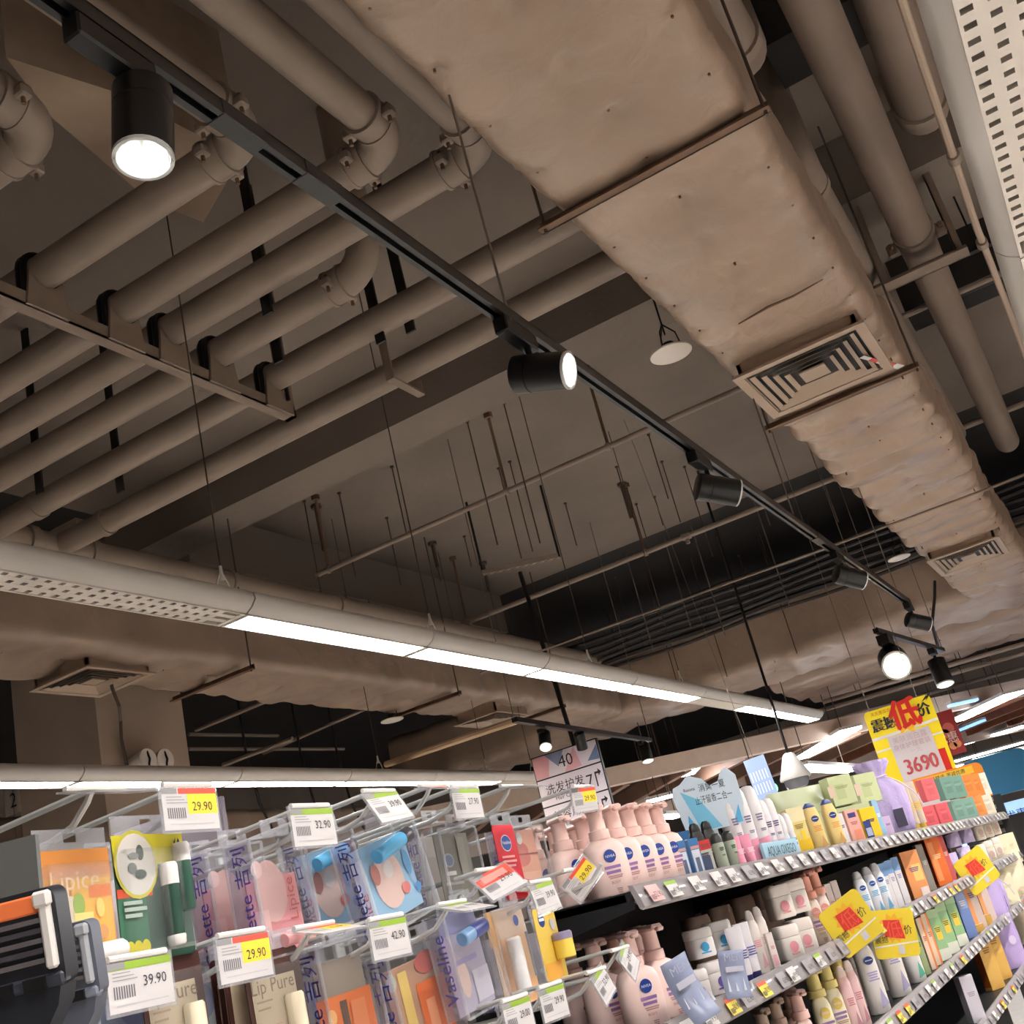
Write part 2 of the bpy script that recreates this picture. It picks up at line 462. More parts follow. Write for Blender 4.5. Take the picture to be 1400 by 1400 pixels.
# ------------------------------------------------------------------ wrapped ducts
def duct(name, label, axis, a0, a1, c0, c1, z0, z1, seed, m, amp=0.02, pin=0.34, step=0.05, rc=0.07, taper=None):
    """film-wrapped insulated duct, axis 'x' or 'y'; quilted, sagging skin pinned at intervals"""
    prof = []
    W, Hh = c1 - c0, z1 - z0
    def side(pa, pb, k):
        for i in range(k):
            t_ = i / k
            prof.append((pa[0] + (pb[0]-pa[0]) * t_, pa[1] + (pb[1]-pa[1]) * t_))
    kx, kz = max(8, int(W / min(0.055, step * 1.1))), max(6, int(Hh / 0.06))
    def corner(cx, cz, s):
        for i in range(4):
            a = s + pi / 2 * i / 4
            prof.append((cx + rc * cos(a), cz + rc * sin(a)))
    corner(c0 + rc, z0 + rc, pi); side((c0 + rc, z0), (c1 - rc, z0), kx)
    corner(c1 - rc, z0 + rc, 1.5 * pi); side((c1, z0 + rc), (c1, z1 - rc), kz)
    corner(c1 - rc, z1 - rc, 0); side((c1 - rc, z1), (c0 + rc, z1), 4)
    corner(c0 + rc, z1 - rc, pi / 2); side((c0, z1 - rc), (c0, z0 + rc), kz)
    cx, cz = (c0 + c1) / 2, (z0 + z1) / 2
    n = len(prof); K = max(2, int((a1 - a0) / step))
    vs = []; fs = []
    for k in range(K + 1):
        a = a0 + (a1 - a0) * k / K
        for (c, z) in prof:
            q = Vector((c, a, z)) if axis == 'y' else Vector((a, c, z))
            big = noise.noise(q * 1.7 + Vector((seed, 0, 0)))
            wr = noise.noise(Vector((q.x * 2.2, q.y * 7.0, q.z * 2.2)) + Vector((0, seed, 0))) if axis == 'y' else noise.noise(Vector((q.x * 7, q.y * 2.2, q.z * 2.2)) + Vector((0, seed, 0)))
            u = (c - cx) / pin + 0.5; v = a / pin + 0.15 * sin(u * 3)
            du, dv = u - math.floor(u) - 0.5, v - math.floor(v) - 0.5
            dd = du * du + dv * dv
            pull = exp(-dd / 0.012) * 1.1 + exp(-dd / 0.06) * 0.6
            disp = amp * (0.9 * big + 0.75 * wr - pull + 0.3)
            if axis == 'y' and seed < 4 and a > 5.6: disp += amp * .9 * sin(a * 17 + 2.5 * big + 3 * c) * min(1, (a - 5.6) / .5) + amp * .5 * wr
            if axis == 'y' and seed < 4 and a < 5.5: disp = disp * .5 - amp * exp(-dd / .004) * .6 + amp * .55 * exp(-dd / .07) * max(0, cos(5 * math.atan2(dv, du) + 2.3 * math.floor(u) + 1.7 * math.floor(v))) ** 5
            nx, nz = (c - cx) / (W / 2), (z - cz) / (Hh / 2)
            if abs(nz) >= 0.98: nx *= 0.25
            if abs(nx) >= 0.98: nz *= 0.25
            c2 = c + nx * disp; z2 = z + nz * disp * (1.0 if nz < 0 else 0.3)
            vs.append((c2, a, z2) if axis == 'y' else (a, c2, z2))
    for k in range(K):
        for i in range(n):
            j = (i + 1) % n
            f = (k*n + i, k*n + j, (k+1)*n + j, (k+1)*n + i)
            fs.append(f if axis == 'x' else f[::-1])
    fs.append(tuple(range(n))); fs.append(tuple(K*n + i for i in range(n-1, -1, -1)))
    loc = (cx, a0, z0) if axis == 'y' else (a0, cx, z0)
    t = thing(name, label, 'duct', loc)
    MB().add(vs, fs, m).build('wrapping', t, world=True, smooth=60)
    # fixing pins, a few pixels each: one part
    mb = MB()
    iu = range(math.floor((c0 - cx) / pin + 0.5), math.ceil((c1 - cx) / pin + 0.5))
    for k in range(math.floor(a0 / pin), math.ceil(a1 / pin)):
        for i in iu:
            c = cx + i * pin; a = (k + 0.5 - 0.15 * sin((i + 0.5) * 3)) * pin
            if c < c0 + 0.05 or c > c1 - 0.05 or a < a0 or a > a1: continue
            p = (c, a, z0 + amp * 0.9) if axis == 'y' else (a, c, z0 + amp * 0.9)
            mb.cyl(Vector(p) - Z * 0.007, Vector(p) + Z * 0.02, 0.0045, M_RUST, n=7)
    if mb.v: tag(mb.build('pins', t, world=True), kind='stuff')
    return t
D1 = duct('insulated_duct', 'wide film-wrapped insulated duct running overhead from top centre', 'y', -3, 12.7, -1.02, -0.31, H(2.2), H(2.66), 3.1, M_WRAP, amp=0.022, pin=0.3, step=0.028)
for yy in (3.12, 5.70):
    MB().box((-1.09, yy - 0.02, H(2.165)), (-0.26, yy + 0.02, H(2.172)), M_RUST).box((-1.09, yy + 0.013, H(2.165)), (-0.26, yy + 0.02, H(2.205)), M_RUST).build('support_angle', D1, world=True)
    for xx in (-1.07, -0.275):
        MB().cyl((xx, yy, H(2.15)), (xx, yy, H(3.7)), 0.006, M_ROD, n=6).build('hanger_rod', D1, world=True)
MB().tube([(-4.6, 8.47, H(2.19)), (-1.0, 8.47, H(2.165)), (-0.3, 8.47, H(2.165)), (1.4, 8.47, H(2.2))], 0.009, M_STEEL, n=6).build('support_wire', D1, world=True)
# black seam where the film has torn
pts = [at(*p, z=H(2.18)) for p in ((1010, 443), (1050, 420), (1085, 405), (1125, 382))]
MB().tube(pts, [0.003, 0.006, 0.005, 0.003], M_RUST, n=5).build('tear', D1, world=True)
D2 = duct('cross_duct', 'brown wrapped cross duct beyond the black track lights', 'x', -8.5, 3.5, 12.7, 14.15, H(2.2), H(2.9), 9.7, M_WRAP2, amp=0.045, pin=0.6, step=0.09, rc=0.12)
for xx in (-4.35, -3.75, -2.9):
    q = MB().cyl((xx, 12.66, H(2.22)), (xx, 12.66, H(3.7)), 0.006, M_ROD, n=6).build('hanger_rod', D2, world=True)
D4 = duct('low_duct', 'wrapped return duct behind the glaring spotlight', 'x', -3.75, 5.0, 14.3, 16.6, H(2.15), H(2.6), 5.5, M_WRAP2, amp=0.04, pin=0.7, step=0.1, rc=0.15)
D3 = duct('side_duct', 'film-wrapped duct running behind the long lamp row', 'y', -2, 12.6, -5.75, -5.08, H(2.2), H(2.75), 15.2, M_WRAP2, amp=0.035, pin=0.42)
for yy in (6.05, 8.8, 10.92):
    MB().box((-5.8, yy - 0.02, H(2.15)), (-5.02, yy + 0.02, H(2.158)), M_RUST).box((-5.8, yy + 0.013, H(2.15)), (-5.02, yy + 0.02, H(2.19)), M_RUST).build('support_angle', D3, world=True)
    MB().cyl((-5.04, yy, H(2.14)), (-5.04, yy, H(3.7)), 0.006, M_ROD, n=6).build('hanger_rod', D3, world=True)
def diffuser(label, x0, x1, y0, y1, zb, group):
    M_D = mat('diffuser_paint', (172, 150, 131), 0.5)
    t = thing('air_diffuser', label, 'vent', ((x0+x1)/2, (y0+y1)/2, zb), group)
    cx, cy = (x0+x1)/2, (y0+y1)/2; w, l = (x1-x0)/2, (y1-y0)/2
    def ringm(f0, za, f1, zc, th=0.006):
        vs = []
        for f, z in ((f0, za), (f1, zc), (f1, zc + th), (f0, za + th)):
            for sx, sy in ((-1,-1),(1,-1),(1,1),(-1,1)): vs.append((cx + sx*w*f, cy + sy*l*f, z))
        fs = [(k*4+i, k*4+(i+1) % 4, ((k+1) % 4)*4+(i+1) % 4, ((k+1) % 4)*4+i) for k in range(4) for i in range(4)]
        return MB().add(vs, fs, M_D)
    ringm(1.0, zb, 0.86, zb + 0.002, 0.012).build('frame', t, world=True, smooth=0)
    for f in (0.80, 0.66, 0.52, 0.38):
        ringm(f, zb + 0.0, f - 0.07, zb + 0.012, .003).build('vane', t, world=True, smooth=0)
    MB().box((cx - w*0.2, cy - l*0.2, zb + 0.004), (cx + w*0.2, cy + l*0.2, zb + 0.012), M_D).build('centre_plate', t, world=True)
    mb = MB()
    for a, b in (((x0+.03, y0+.03, zb+.01), (x1-.03, y0+.05, zb+.13)), ((x0+.03, y1-.05, zb+.01), (x1-.03, y1-.03, zb+.13)), ((x0+.03, y0+.03, zb+.01), (x0+.05, y1-.03, zb+.13)), ((x1-.05, y0+.03, zb+.01), (x1-.03, y1-.03, zb+.13))):
        mb.box(a, b, M_WRAP)
    mb.box((x0+.05, y0+.05, zb+.032), (x1-.05, y1-.05, zb+.04), M_BLACKP)  # black plate stands in for the shade inside, seen between the vanes
    mb.build('boot', t, world=True)
    return t
G = 'square louvred air diffusers'
diffuser('square louvred air diffuser under the wide duct, tape at its corner', -0.985, -0.36, 4.80, 5.46, H(2.12), G)
diffuser('small square air diffuser at the far end of the wide duct', -0.985, -0.38, 9.9, 10.7, H(2.12), G)
diffuser('square air diffuser on the duct above the plastered column', -5.74, -5.22, 4.78, 5.34, H(2.12), G)
diffuser('dusty square diffuser on the side duct above the aisle sign', -5.72, -5.2, 9.75, 10.45, H(2.1), G)
# red-white tape at the diffuser corner
p0, p1 = at(1178, 488, z=H(2.11)), at(1232, 502, z=H(2.15))
t = MB()
for i in range(5):
    a = p0.lerp(p1, i / 5); b = p0.lerp(p1, (i + 1) / 5)
    t.bar(a, b, 0.022 + 0.004 * i, 0.003, C((205, 60, 50)) if i % 2 else C((225, 218, 212)))
tag(t.build('barrier_tape'), 'scrap of red and white tape at the duct diffuser corner', 'tape')
# cable falling from the column diffuser
t = MB(); pts = [at(*p, x=-5.5) for p in ((147, 918), (155, 945), (163, 965))] + [at(*p, x=-6.15) for p in ((165, 985), (166, 1010), (173, 1044), (178, 1060))]
t.tube(pts, 0.012, mat('cable_brown', (92, 80, 70), 0.6), n=7)
tag(t.build('drop_cable'), 'grey cable dropping from diffuser down the plastered column', 'cable')

# ------------------------------------------------------------------ right-hand pipes
xb = -0.045
t = thing('large_pipe', 'thick brown pipe clamped in a steel frame beside the wide duct', 'pipe', (xb, 2, H(3.0)))
MB().tube([(xb, -3, H(3.0)), (xb, 10.4, H(3.0)), (xb, 10.55, H(3.06)), (xb, 10.65, H(3.2)), (xb, 10.68, H(3.7))], 0.1, M_BIGPIPE, n=28).build('run', t, world=True)
mb = MB(); ring(mb, (xb, 5.95, H(3.0)), Y, 0.112, 0.05, M_PIPE); mb.build('clamp_band', t, world=True)
t = thing('pipe_support', 'steel channel frame holding the thick pipe', 'bracket', (-0.1, 6.0, H(2.8)))
yb = 6.03
MB().box((-0.38, yb - 0.06, H(2.79)), (0.17, yb + 0.06, H(2.8)), M_STEEL).box((-0.38, yb + 0.05, H(2.79)), (0.17, yb + 0.06, H(2.86)), M_STEEL).build('angle_bar', t, world=True)
for xx in (-0.37, -0.27, 0.13):
    MB().box((xx - 0.02, yb - 0.05, H(2.8)), (xx + 0.02, yb - 0.04, H(3.7)), M_STEEL).box((xx - 0.02, yb - 0.05, H(2.8)), (xx - 0.012, yb + 0.04, H(3.7)), M_STEEL).build('upright', t, world=True)
for s in (-1, 1):
    mb = MB()
    mb.box((xb + s*0.1, yb - 0.06, H(2.92)), (xb + s*0.16, yb - 0.03, H(3.0)), M_STEEL, 0.01); mb.cyl((xb + s*0.135, yb - 0.09, H(2.97)), (xb + s*0.135, yb, H(2.97)), 0.014, M_RUST, n=6)
    mb.build('saddle', t, world=True)
def dome_pipe(label, px, zz, r, y_from, y_to, near_end):
    q = at(*px, z=zz)
    t = thing('side_pipe', label, 'pipe', (q.x, y_from, zz))
    ys = [y_from, y_to]
    MB().tube([(q.x, y_from, zz), (q.x, y_to, zz)], r, M_BIGPIPE, n=20).build('run', t, world=True)
    e = y_to if near_end == 'far' else y_from; s = 1 if near_end == 'far' else -1
    c = Vector((q.x, e, zz)); 
    MB().tube(arc(c + Z * r * 1.5, -Z, Y * s, r * 1.5) + [c + Vector((0, s * r * 1.5, 1.5 * r)), c + Vector((0, s * r * 1.5, 0.9))], r * 1.08, M_BIGPIPE, n=20).build('elbow', t, world=True)
    mb = MB(); ring(mb, (q.x, e - s * 0.02, zz), Y, r * 1.14, 0.05, M_PIPE); mb.build('collar', t, world=True)
dome_pipe('brown pipe stub with elbow beside the duct at the top edge', (985, 30), H(2.95), 0.1, -3, at(1005, 60, z=H(2.95)).y, 'far')
dome_pipe('brown pipe starting with an elbow beside the duct halfway along', (1100, 245), H(2.95), 0.085, at(1100, 255, z=H(2.95)).y, 9.5, 'near')
dome_pipe('brown pipe with collars nearest the unlit louvre lamp', (1240, 90), H(3.35), 0.12, -3, at(1262, 140, z=H(3.35)).y, 'far')
t = thing('conduit', 'thin cream conduit running alongside the unlit louvre lamp', 'conduit', (0.235, 1, H(2.6)))
MB().tube([(0.225, 1, H(2.6)), (0.225, 5.4, H(2.6)), (0.25, 6.6, H(2.6)), (0.3, 10, H(2.6))], 0.017, mat('conduit_cream', (176, 156, 138), 0.5), n=8).build('run', t, world=True)
for yy in (3.0, 4.7, 5.6):
    mb = MB(); ring(mb, (0.226, yy, H(2.6)), Y, 0.027, 0.06, M_PIPE); mb.build('collar', t, world=True)
for i, dx in enumerate((0.30, 0.36, 0.42)):
    tag(MB().tube([(dx, 2, H(2.7)), (dx - 0.01, 6, H(2.68)), (dx + 0.02, 10, H(2.7))], 0.012, M_BLACKP, n=6).build('cable'), '%s dark cable between the conduit and the louvre lamp' % ORD[i], 'cable', 'dark cables beside the conduit')
for i, (px, py) in enumerate(((1130, 450), (1340, 390), (1250, 560), (1380, 320))):
    q = at(px, py, z=H(3.3)); q2 = q + X * 0.5
    tag(MB().bar((q.x - 0.25, q.y, H(3.3)), (q.x + 0.25, q.y, H(3.3)), 0.05, 0.03, M_BLACKP).cyl((q.x - 0.2, q.y, H(3.3)), (q.x - 0.2, q.y, H(3.7)), 0.006, M_BLACKP, n=6).cyl((q.x + 0.2, q.y, H(3.3)), (q.x + 0.2, q.y, H(3.7)), 0.006, M_BLACKP, n=6).build('hanger_bar'), '%s dark hanger bar above the thick pipe' % ORD[i], 'hanger', 'dark hanger bars above the thick pipe')

# ------------------------------------------------------------------ sprinkler lines, rods
def sprinkler(label, yy, x0, x1, hangs, zz, sr=0.02, heads=()):
    t = thing('sprinkler_pipe', label, 'pipe', (x0, yy, zz))
    MB().cyl((x0, yy, zz), (x1, yy, zz), sr, M_PIPE, n=10).build('run', t, world=True)
    for px, py in hangs:
        xx = at(px, py, y=yy).x
        MB().cyl((xx, yy, zz), (xx, yy, H(3.7)), 0.012, M_RUST, n=7).cyl((xx, yy, H(3.66)), (xx, yy, H(3.7)), 0.035, M_RUST, n=8).build('hanger', t, world=True)
        mb = MB(); ring(mb, (xx, yy, zz), X, sr * 1.5, 0.03, M_PIPE); mb.build('clip', t, world=True)
    for px, py in heads:
        xx = at(px, py, y=yy).x
        MB().box((xx - 0.05, yy - 0.03, zz - 0.03), (xx + 0.05, yy + 0.03, zz + 0.03), M_PIPE, 0.012).cyl((xx, yy, zz - 0.07), (xx, yy, zz), 0.02, M_PIPE, n=8).build('fitting', t, world=True)
    return t
S1, S2 = 2.322 * 3.05, 3.19 * 3.0
sprinkler('thin sprinkler pipe crossing the slab nearest the concrete beam', S1, -5.1, 1.5, ((693, 670), (832, 611), (450, 779)), H(3.05))
sprinkler('second sprinkler pipe with a boxed fitting beyond the first', S2, -5.5, 1.5, ((882, 754), (1143, 655), (640, 855)), H(3.0), 0.024, ((938, 733), (640, 855)))
RODS = [((639,577),(660,745)), ((689,552),(760,743)), ((536,639),(557,732)), ((529,709),(541,800)), ((464,675),(489,789)), ((591,743),(602,795)), ((635,734),(643,775)), ((682,641),(712,764)), ((697,632),(727,754)), ((773,689),(786,746)), ((843,639),(860,671)), ((887,595),(912,682)), ((905,632),(925,714)), ((895,680),(907,718)), ((416,686),(423,825)), ((936,639),(968,761)), ((980,735),(1000,790)), ((1035,720),(1050,762)), ((1010,760),(1030,800)), ((695,830),(705,870)), ((840,790),(850,840)), ((925,790),(945,850)), ((870,690),(880,740)), ((1100,700),(1120,760))]
RODS.sort(key=lambda r: r[0][0])
for i, (a, b) in enumerate(RODS):
    q = at(*a, z=H(3.69))
    lo, hi = 0.3, 3.69
    for _ in range(30):
        mid = (lo + hi) / 2; w = Vector((q.x, q.y, H(mid))) - CAM
        py = 700 - F_PX * w.dot(CU) / w.dot(CF)
        if py > b[1]: lo = mid
        else: hi = mid
    tag(MB().cyl((q.x, q.y, H(hi)), (q.x, q.y, H(3.7)), 0.0052, M_ROD, n=6).cyl((q.x, q.y, H(3.685)), (q.x, q.y, H(3.7)), 0.016, M_ROD, n=6).build('threaded_rod'), '%s thin threaded rod from the left hanging free from the slab' % ORD[i], 'rod', 'threaded rods hanging from the slab')
# loose hooks of the slab
for i, (a, L) in enumerate((((591, 743), .25), ((660, 770), .3), ((850, 662), .35), ((432, 692), .4))):
    q = at(*a, z=H(3.69))
    tag(MB().cyl((q.x, q.y, H(3.69 - L)), (q.x, q.y, H(3.7)), 0.02, M_ROD, n=7).cyl((q.x, q.y, H(3.67)), (q.x, q.y, H(3.7)), 0.045, M_ROD, n=8).build('anchor_sleeve'), '%s short thick anchor sleeve under the slab among the rods' % ORD[i], 'anchor', 'anchor sleeves under the slab')
# dark cable run above the cross duct
for i in range(7):
    yy = 11.6 + 0.14 * i; zz = H(2.98 - 0.045 * i)
    tag(MB().tube([(-5.6 + 0.4 * k, yy, zz + 0.015 * sin(k * 1.3 + i)) for k in range(22)], 0.02 if i != 5 else 0.035, mat('dark_cable', (44, 38, 36), 0.5), n=6).build('ceiling_cable'), '%s dark cable in the bundle above the cross duct' % ORD[i], 'cable', 'dark cables above the cross duct')
for i, (px, py) in enumerate(((905, 870), (1000, 850), (1085, 810), (955, 840), (1150, 700), (1060, 705))):
    q = at(px, py, y=11.9)
    tag(MB().cyl((q.x, 11.5, q.z - 0.2), (q.x, 11.5, H(3.7)), 0.007, M_WIRE, n=5).build('hanger_wire'), '%s pale hanger wire in front of the dark cable bundle' % ORD[i], 'wire', 'pale hanger wires at the cable bundle')
# speakers
def speaker(label, px, h):
    q = at(*px, z=H(h))
    t = thing('ceiling_speaker', label, 'speaker', q, 'round white hanging speakers')
    MB().lathe([(0.095, -0.012), (0.105, -0.008), (0.105, 0.0), (0.09, 0.004)], M_LOUV, n=28).build('grille', t)
    MB().lathe([(0.05, 0.004), (0.052, 0.015), (0.03, 0.03), (0.03, 0.05)], M_BLACKP, n=16).build('driver', t)
    mb = MB()
    for a in (0.3, 2.4, 4.5): mb.tube([(0.06 * cos(a), 0.06 * sin(a), 0.02), (0.05 * cos(a), 0.05 * sin(a), 0.1), (0, 0, 0.16)], 0.004, M_BLACKP, n=5)
    mb.cyl((0, 0, 0.1), (0, 0, H(3.7) - q.z), 0.005, M_BLACKP, n=5)
    mb.build('bracket', t)
speaker('round white speaker hanging left of the near diffuser', (917, 482), 2.45)
speaker('round pale speaker hanging near the far end of the track', (1229, 762), 2.4)
speaker('flat round speaker under the side duct above the low lamp row', (536, 984), 2.1)
# ------------------------------------------------------------------ fluorescent lamp rows
LH = 1.4; LW = 0.07
PROF = [(-0.07, 0), (-0.100, 0.018), (-0.122, 0.045), (-0.118, 0.07), (-0.09, 0.088), (-0.05, 0.1), (0.05, 0.1), (0.09, 0.088), (0.118, 0.07), (0.122, 0.045), (0.100, 0.018), (0.07, 0)]
_blade = None
def lamp(label, cx, y0, y1, lit, group, warm=False, blades=False, z=None):
    global _blade
    z = H(LH) if z is None else z
    t = thing('linear_lamp', label, 'lamp', (cx, (y0 + y1) / 2, z), group)
    g = 0.004; y0 += g; y1 -= g
    L = (y1 - y0) / 2
    vs = [(x, s * L, h) for s in (-1, 1) for x, h in PROF]; n = len(PROF)
    vs += [(-0.055, -L + .02, 0.03), (0.055, -L + .02, 0.03), (-0.055, L - .02, 0.03), (0.055, L - .02, 0.03)]
    fs = [(i, i + 1, n + i + 1, n + i) for i in range(n - 1)] + [tuple(range(n - 1, -1, -1)), tuple(range(n, 2 * n))]
    MB().add(vs, fs, M_LAMP).build('housing', t, smooth=50)
    MB().box((-LW, -L, -0.006), (-LW + 0.008, L, 0.03), M_LOUV).box((LW - 0.008, -L, -0.006), (LW, L, 0.03), M_LOUV).build('rim', t)
    MB().box((-LW, -L, -0.005), (LW, -L + 0.02, 0.03), M_LOUV).build('end_cap', t)
    MB().box((-LW, L - 0.02, -0.005), (LW, L, 0.03), M_LOUV).build('end_cap', t)
    if lit:
        MB().box((-LW + 0.008, -L + 0.02, -0.004), (LW - 0.008, L - 0.02, 0.004), M_LITW if warm else M_LIT).build('diffuser', t)
    else:
        MB().box((-LW + 0.008, -L + 0.02, 0.055), (LW - 0.008, L - 0.02, 0.06), M_LAMPIN).build('reflector', t)
        mb = MB(); mb.cyl((0, -L + .02, 0.038), (0, L - .02, 0.038), 0.013, M_WHITE, n=10); mb.build('tube', t)
        if blades:
            if _blade is None:
                b = MB()
                b.add([(-LW + .008, -0.002, 0.028), (LW - .008, -0.002, 0.028), (LW - .008, -0.017, -0.003), (-LW + .008, -0.017, -0.003),
                       (-LW + .008, 0.002, 0.028), (LW - .008, 0.002, 0.028), (LW - .008, 0.017, -0.003), (-LW + .008, 0.017, -0.003)],
                      [(0, 1, 2, 3), (7, 6, 5, 4), (3, 2, 6, 7), (0, 4, 5, 1), (0, 3, 7, 4), (1, 5, 6, 2)], M_LOUV)
                _blade = b.build('blade', t, smooth=0); _blade.location.y = -L + 0.045; k0 = 1
            else: k0 = 0
            for xx in (-0.024, 0.024):
                MB().prism([(-.004, .028), (.004, .028), (.013, -.0035), (-.013, -.0035)], (xx, L - .02, 0), X, Z, 2*L - .04, M_LOUV).build('long_reflector', t, smooth=0)
            nb = int((2 * L - 0.06) / 0.054)
            for k in range(k0, nb):
                o = bpy.data.objects.new('blade', _blade.data); COL.objects.link(o); o.parent = t
                o.location.y = -L + 0.045 + 0.054 * k
        else:
            MB().box((-LW + 0.008, -L + 0.02, -0.003), (LW - 0.008, L - 0.02, 0.0), M_LOUV).build('cover', t)
    return t
def drop_wire(label, cx, yy, z0, group='lamp suspension wires'):
    t = thing('suspension_wire', label, 'wire', (cx, yy, z0), group)
    MB().cyl((0, 0, 0.11), (0, 0, H(3.7) - z0), 0.0035, M_ROD, n=5).build('cable', t)
    MB().cyl((0, 0, 0.06), (0, 0, 0.12), 0.01, M_WHITE, r1=0.006, n=8).tube([(0, -0.05, 0), (0, -0.03, 0.05), (0, 0, 0.1), (0, 0.03, 0.05), (0, 0.05, 0)], 0.004, M_WHITE, n=5).build('clip', t)
L1X = -2.814
ys = [r * LH for r in (0.5, 1.44, 2.371, 3.282, 4.152, 5.082, 6.05, 6.857, 7.8, 8.62)]
G1 = 'modules of the long lamp row'
N1 = [('unlit white louvre module of the long lamp row, nearest the camera', 0, 1), ('unlit white louvre module at the left end of the long lamp row', 0, 1), ('first glowing module of the long lamp row', 1, 0), ('second glowing module of the long lamp row', 1, 0), ('third glowing module of the long lamp row', 1, 0), ('fourth glowing module of the long lamp row, before the dark gap', 1, 0), ('plain dark cover between glowing modules of the long lamp row', 0, 0), ('glowing module beyond the dark cover of the long lamp row', 1, 0), ('last glowing module of the long lamp row', 1, 0)]
for k, (lb, lit, bl) in enumerate(N1):
    lamp(lb, L1X, ys[k], ys[k + 1], lit, G1, blades=bool(bl))
for i, px in enumerate(((305, 800), (590, 857), (805, 900), (930, 925))):
    q = at(*px, x=L1X)
    drop_wire('%s wire holding the long lamp row, counted from the louvre module' % ORD[i], L1X, q.y, H(LH + 0.1))
L2X = -5.21
ys = [r * LH for r in (1.5, 2.36, 3.263, 4.188, 5.04, 5.882, 6.743, 7.6)]
G2 = 'modules of the low lamp row'
for k in range(7):
    lit = 1 if k < 6 else 0
    lamp(('%s glowing module of the lamp row behind the hanging packs' % ORD[k]) if lit else 'unlit end module of the lamp row behind the hanging packs', L2X, ys[k], ys[k + 1], lit, G2, warm=(k > 3))
for i, (yy,) in enumerate(((3.2,), (7.6,), (9.3,), (10.2,))):
    drop_wire('%s wire holding the lamp row behind the hanging packs' % ORD[i], L2X, yy, H(LH + 0.1))
L3X = 0.2 + LW
ys = [r * LH for r in (-0.6, 0.45, 1.36, 2.285, 3.2, 4.1, 5.0, 5.9, 6.8, 7.7)]
for k in range(9):
    lit = k not in (2,)
    lamp('unlit white louvre lamp module at the upper right corner' if not lit else '%s lit module of the lamp row over the camera aisle' % ORD[k], L3X, ys[k], ys[k + 1], lit, 'modules of the lamp row over the aisle', blades=not lit)
for k in range(10):   # unseen rows added right of the camera to light the shelves from the front
    lamp('%s lit module of the added unseen lamp row one aisle to the right' % ORD[k], 3.4, -3 + 1.3 * k, -3 + 1.3 * (k + 1), True, 'modules of the added next lamp row')
    lamp('%s lit module of the added unseen lamp row two aisles to the right' % ORD[k], 6.4, -3 + 1.3 * k, -3 + 1.3 * (k + 1), True, 'modules of the added farther lamp row')

# ------------------------------------------------------------------ lighting track with spotlights
TH = 1.45; TX = -0.98
t = thing('lighting_track', 'long black lighting track running under the brown pipes', 'track', (TX, 0.5, H(TH)))
mb = MB()
for a, b in (((-0.019, -2, 0.026), (0.019, 7.28, 0.03)), ((-0.019, -2, -0.004), (-0.015, 7.28, 0.03)), ((0.015, -2, -0.004), (0.019, 7.28, 0.03)), ((-0.015, -2, -0.004), (-0.007, 7.28, 0.0)), ((0.007, -2, -0.004), (0.015, 7.28, 0.0))):
    mb.box(a, b, M_BLACK)
mb.build('rail', t)
MB().box((-0.004, -2, 0.012), (0.004, 7.28, 0.026), mat('track_copper', (60, 56, 52), 0.4)).build('conductor', t)
for yy in (1.37, 1.6): 
    MB().box((-0.0205, yy - 0.5 - 0.06, -0.0055), (0.0205, yy - 0.5 + 0.06, 0.0315), M_BLACK, 0.002).build('joiner', t)
MB().box((-0.021, 4.9, -0.007), (0.021, 5.05, 0.032), M_BLACK, 0.003).build('joiner', t)
MB().box((-0.021, 7.28, -0.006), (0.021, 7.33, 0.034), M_BLACK, 0.004).build('end_piece', t)
for i, px in enumerate(((722, 432), (1099, 716), (1236, 815))):
    yy = at(*px, z=H(TH)).y
    tag(MB().cyl((TX, yy, H(TH + 0.03)), (TX, yy, H(3.7)), 0.004, M_WIRE, n=6).build('track_wire'), '%s steel wire holding up the long black track' % ORD[i], 'wire', 'wires of the long track')
def spot(label, tx, yy, zt, dirv, lit, s=1.0, group='black track spotlights', drop=0.12, off=(0, 0, 0), box=True, m=None, lampw=0):
    t = thing('track_spotlight', label, 'spotlight', (tx, yy, zt), group)
    if box:
        MB().box((-0.02*s, -0.12*s, -0.05*s), (0.02*s, 0.05*s, -0.004), M_BLACKP, 0.004).build('adapter', t)
    else:
        MB().box((-0.02*s, -0.05*s, -0.035*s), (0.02*s, 0.05*s, -0.003), M_BLACKP, 0.003).build('adapter', t)
    d = Vector(dirv).normalized()
    piv = Vector((0, 0.02*s, -drop * s)) + Vector(off)
    MB().tube([(0, 0.02*s, -0.04*s), piv + Z * 0.03 * s, piv], 0.009*s, M_BLACKP, n=8).build('stem', t)
    R = 0.05 * s; L = 0.15 * s
    a = piv - d * L * 0.38; b = piv + d * L * 0.62
    MB().tube([a, a + d*0.004, a + d * L*0.3, a + d*L*0.305, a + d * L*0.32, a + d*L*0.325, b], [R*0.9, R, R, R*0.965, R*0.965, R, R], M_BLACK, n=28).build('body', t, smooth=40)
    bd = [c for c in t.children if c.name.startswith('body')][0]
    MB().tube([b - d*0.002, b + d * 0.006*s, b + d*0.006*s, b + d*0.001*s], [R*1.0, R*0.99, R*0.86, R*0.84], M_CHROME if lit else M_BLACK, n=28, caps=False).build('lens_ring', bd)
    MB().cyl(b + d*0.0005, b + d*0.002*s, R*0.86, (m or M_LENS) if lit else M_BLACKP, n=24).build('lens', bd)
    if lampw:
        ld = bpy.data.lights.new('bulb', 'SPOT'); ld.energy = lampw; ld.spot_size = radians(60); ld.spot_blend = 0.6; ld.shadow_soft_size = 0.04; ld.color = (1, 0.93, 0.82)
        lo = bpy.data.objects.new('bulb', ld); COL.objects.link(lo); lo.parent = t
        lo.location = b + d * 0.012; lo.rotation_euler = d.to_track_quat('-Z', 'Y').to_euler()
    return t
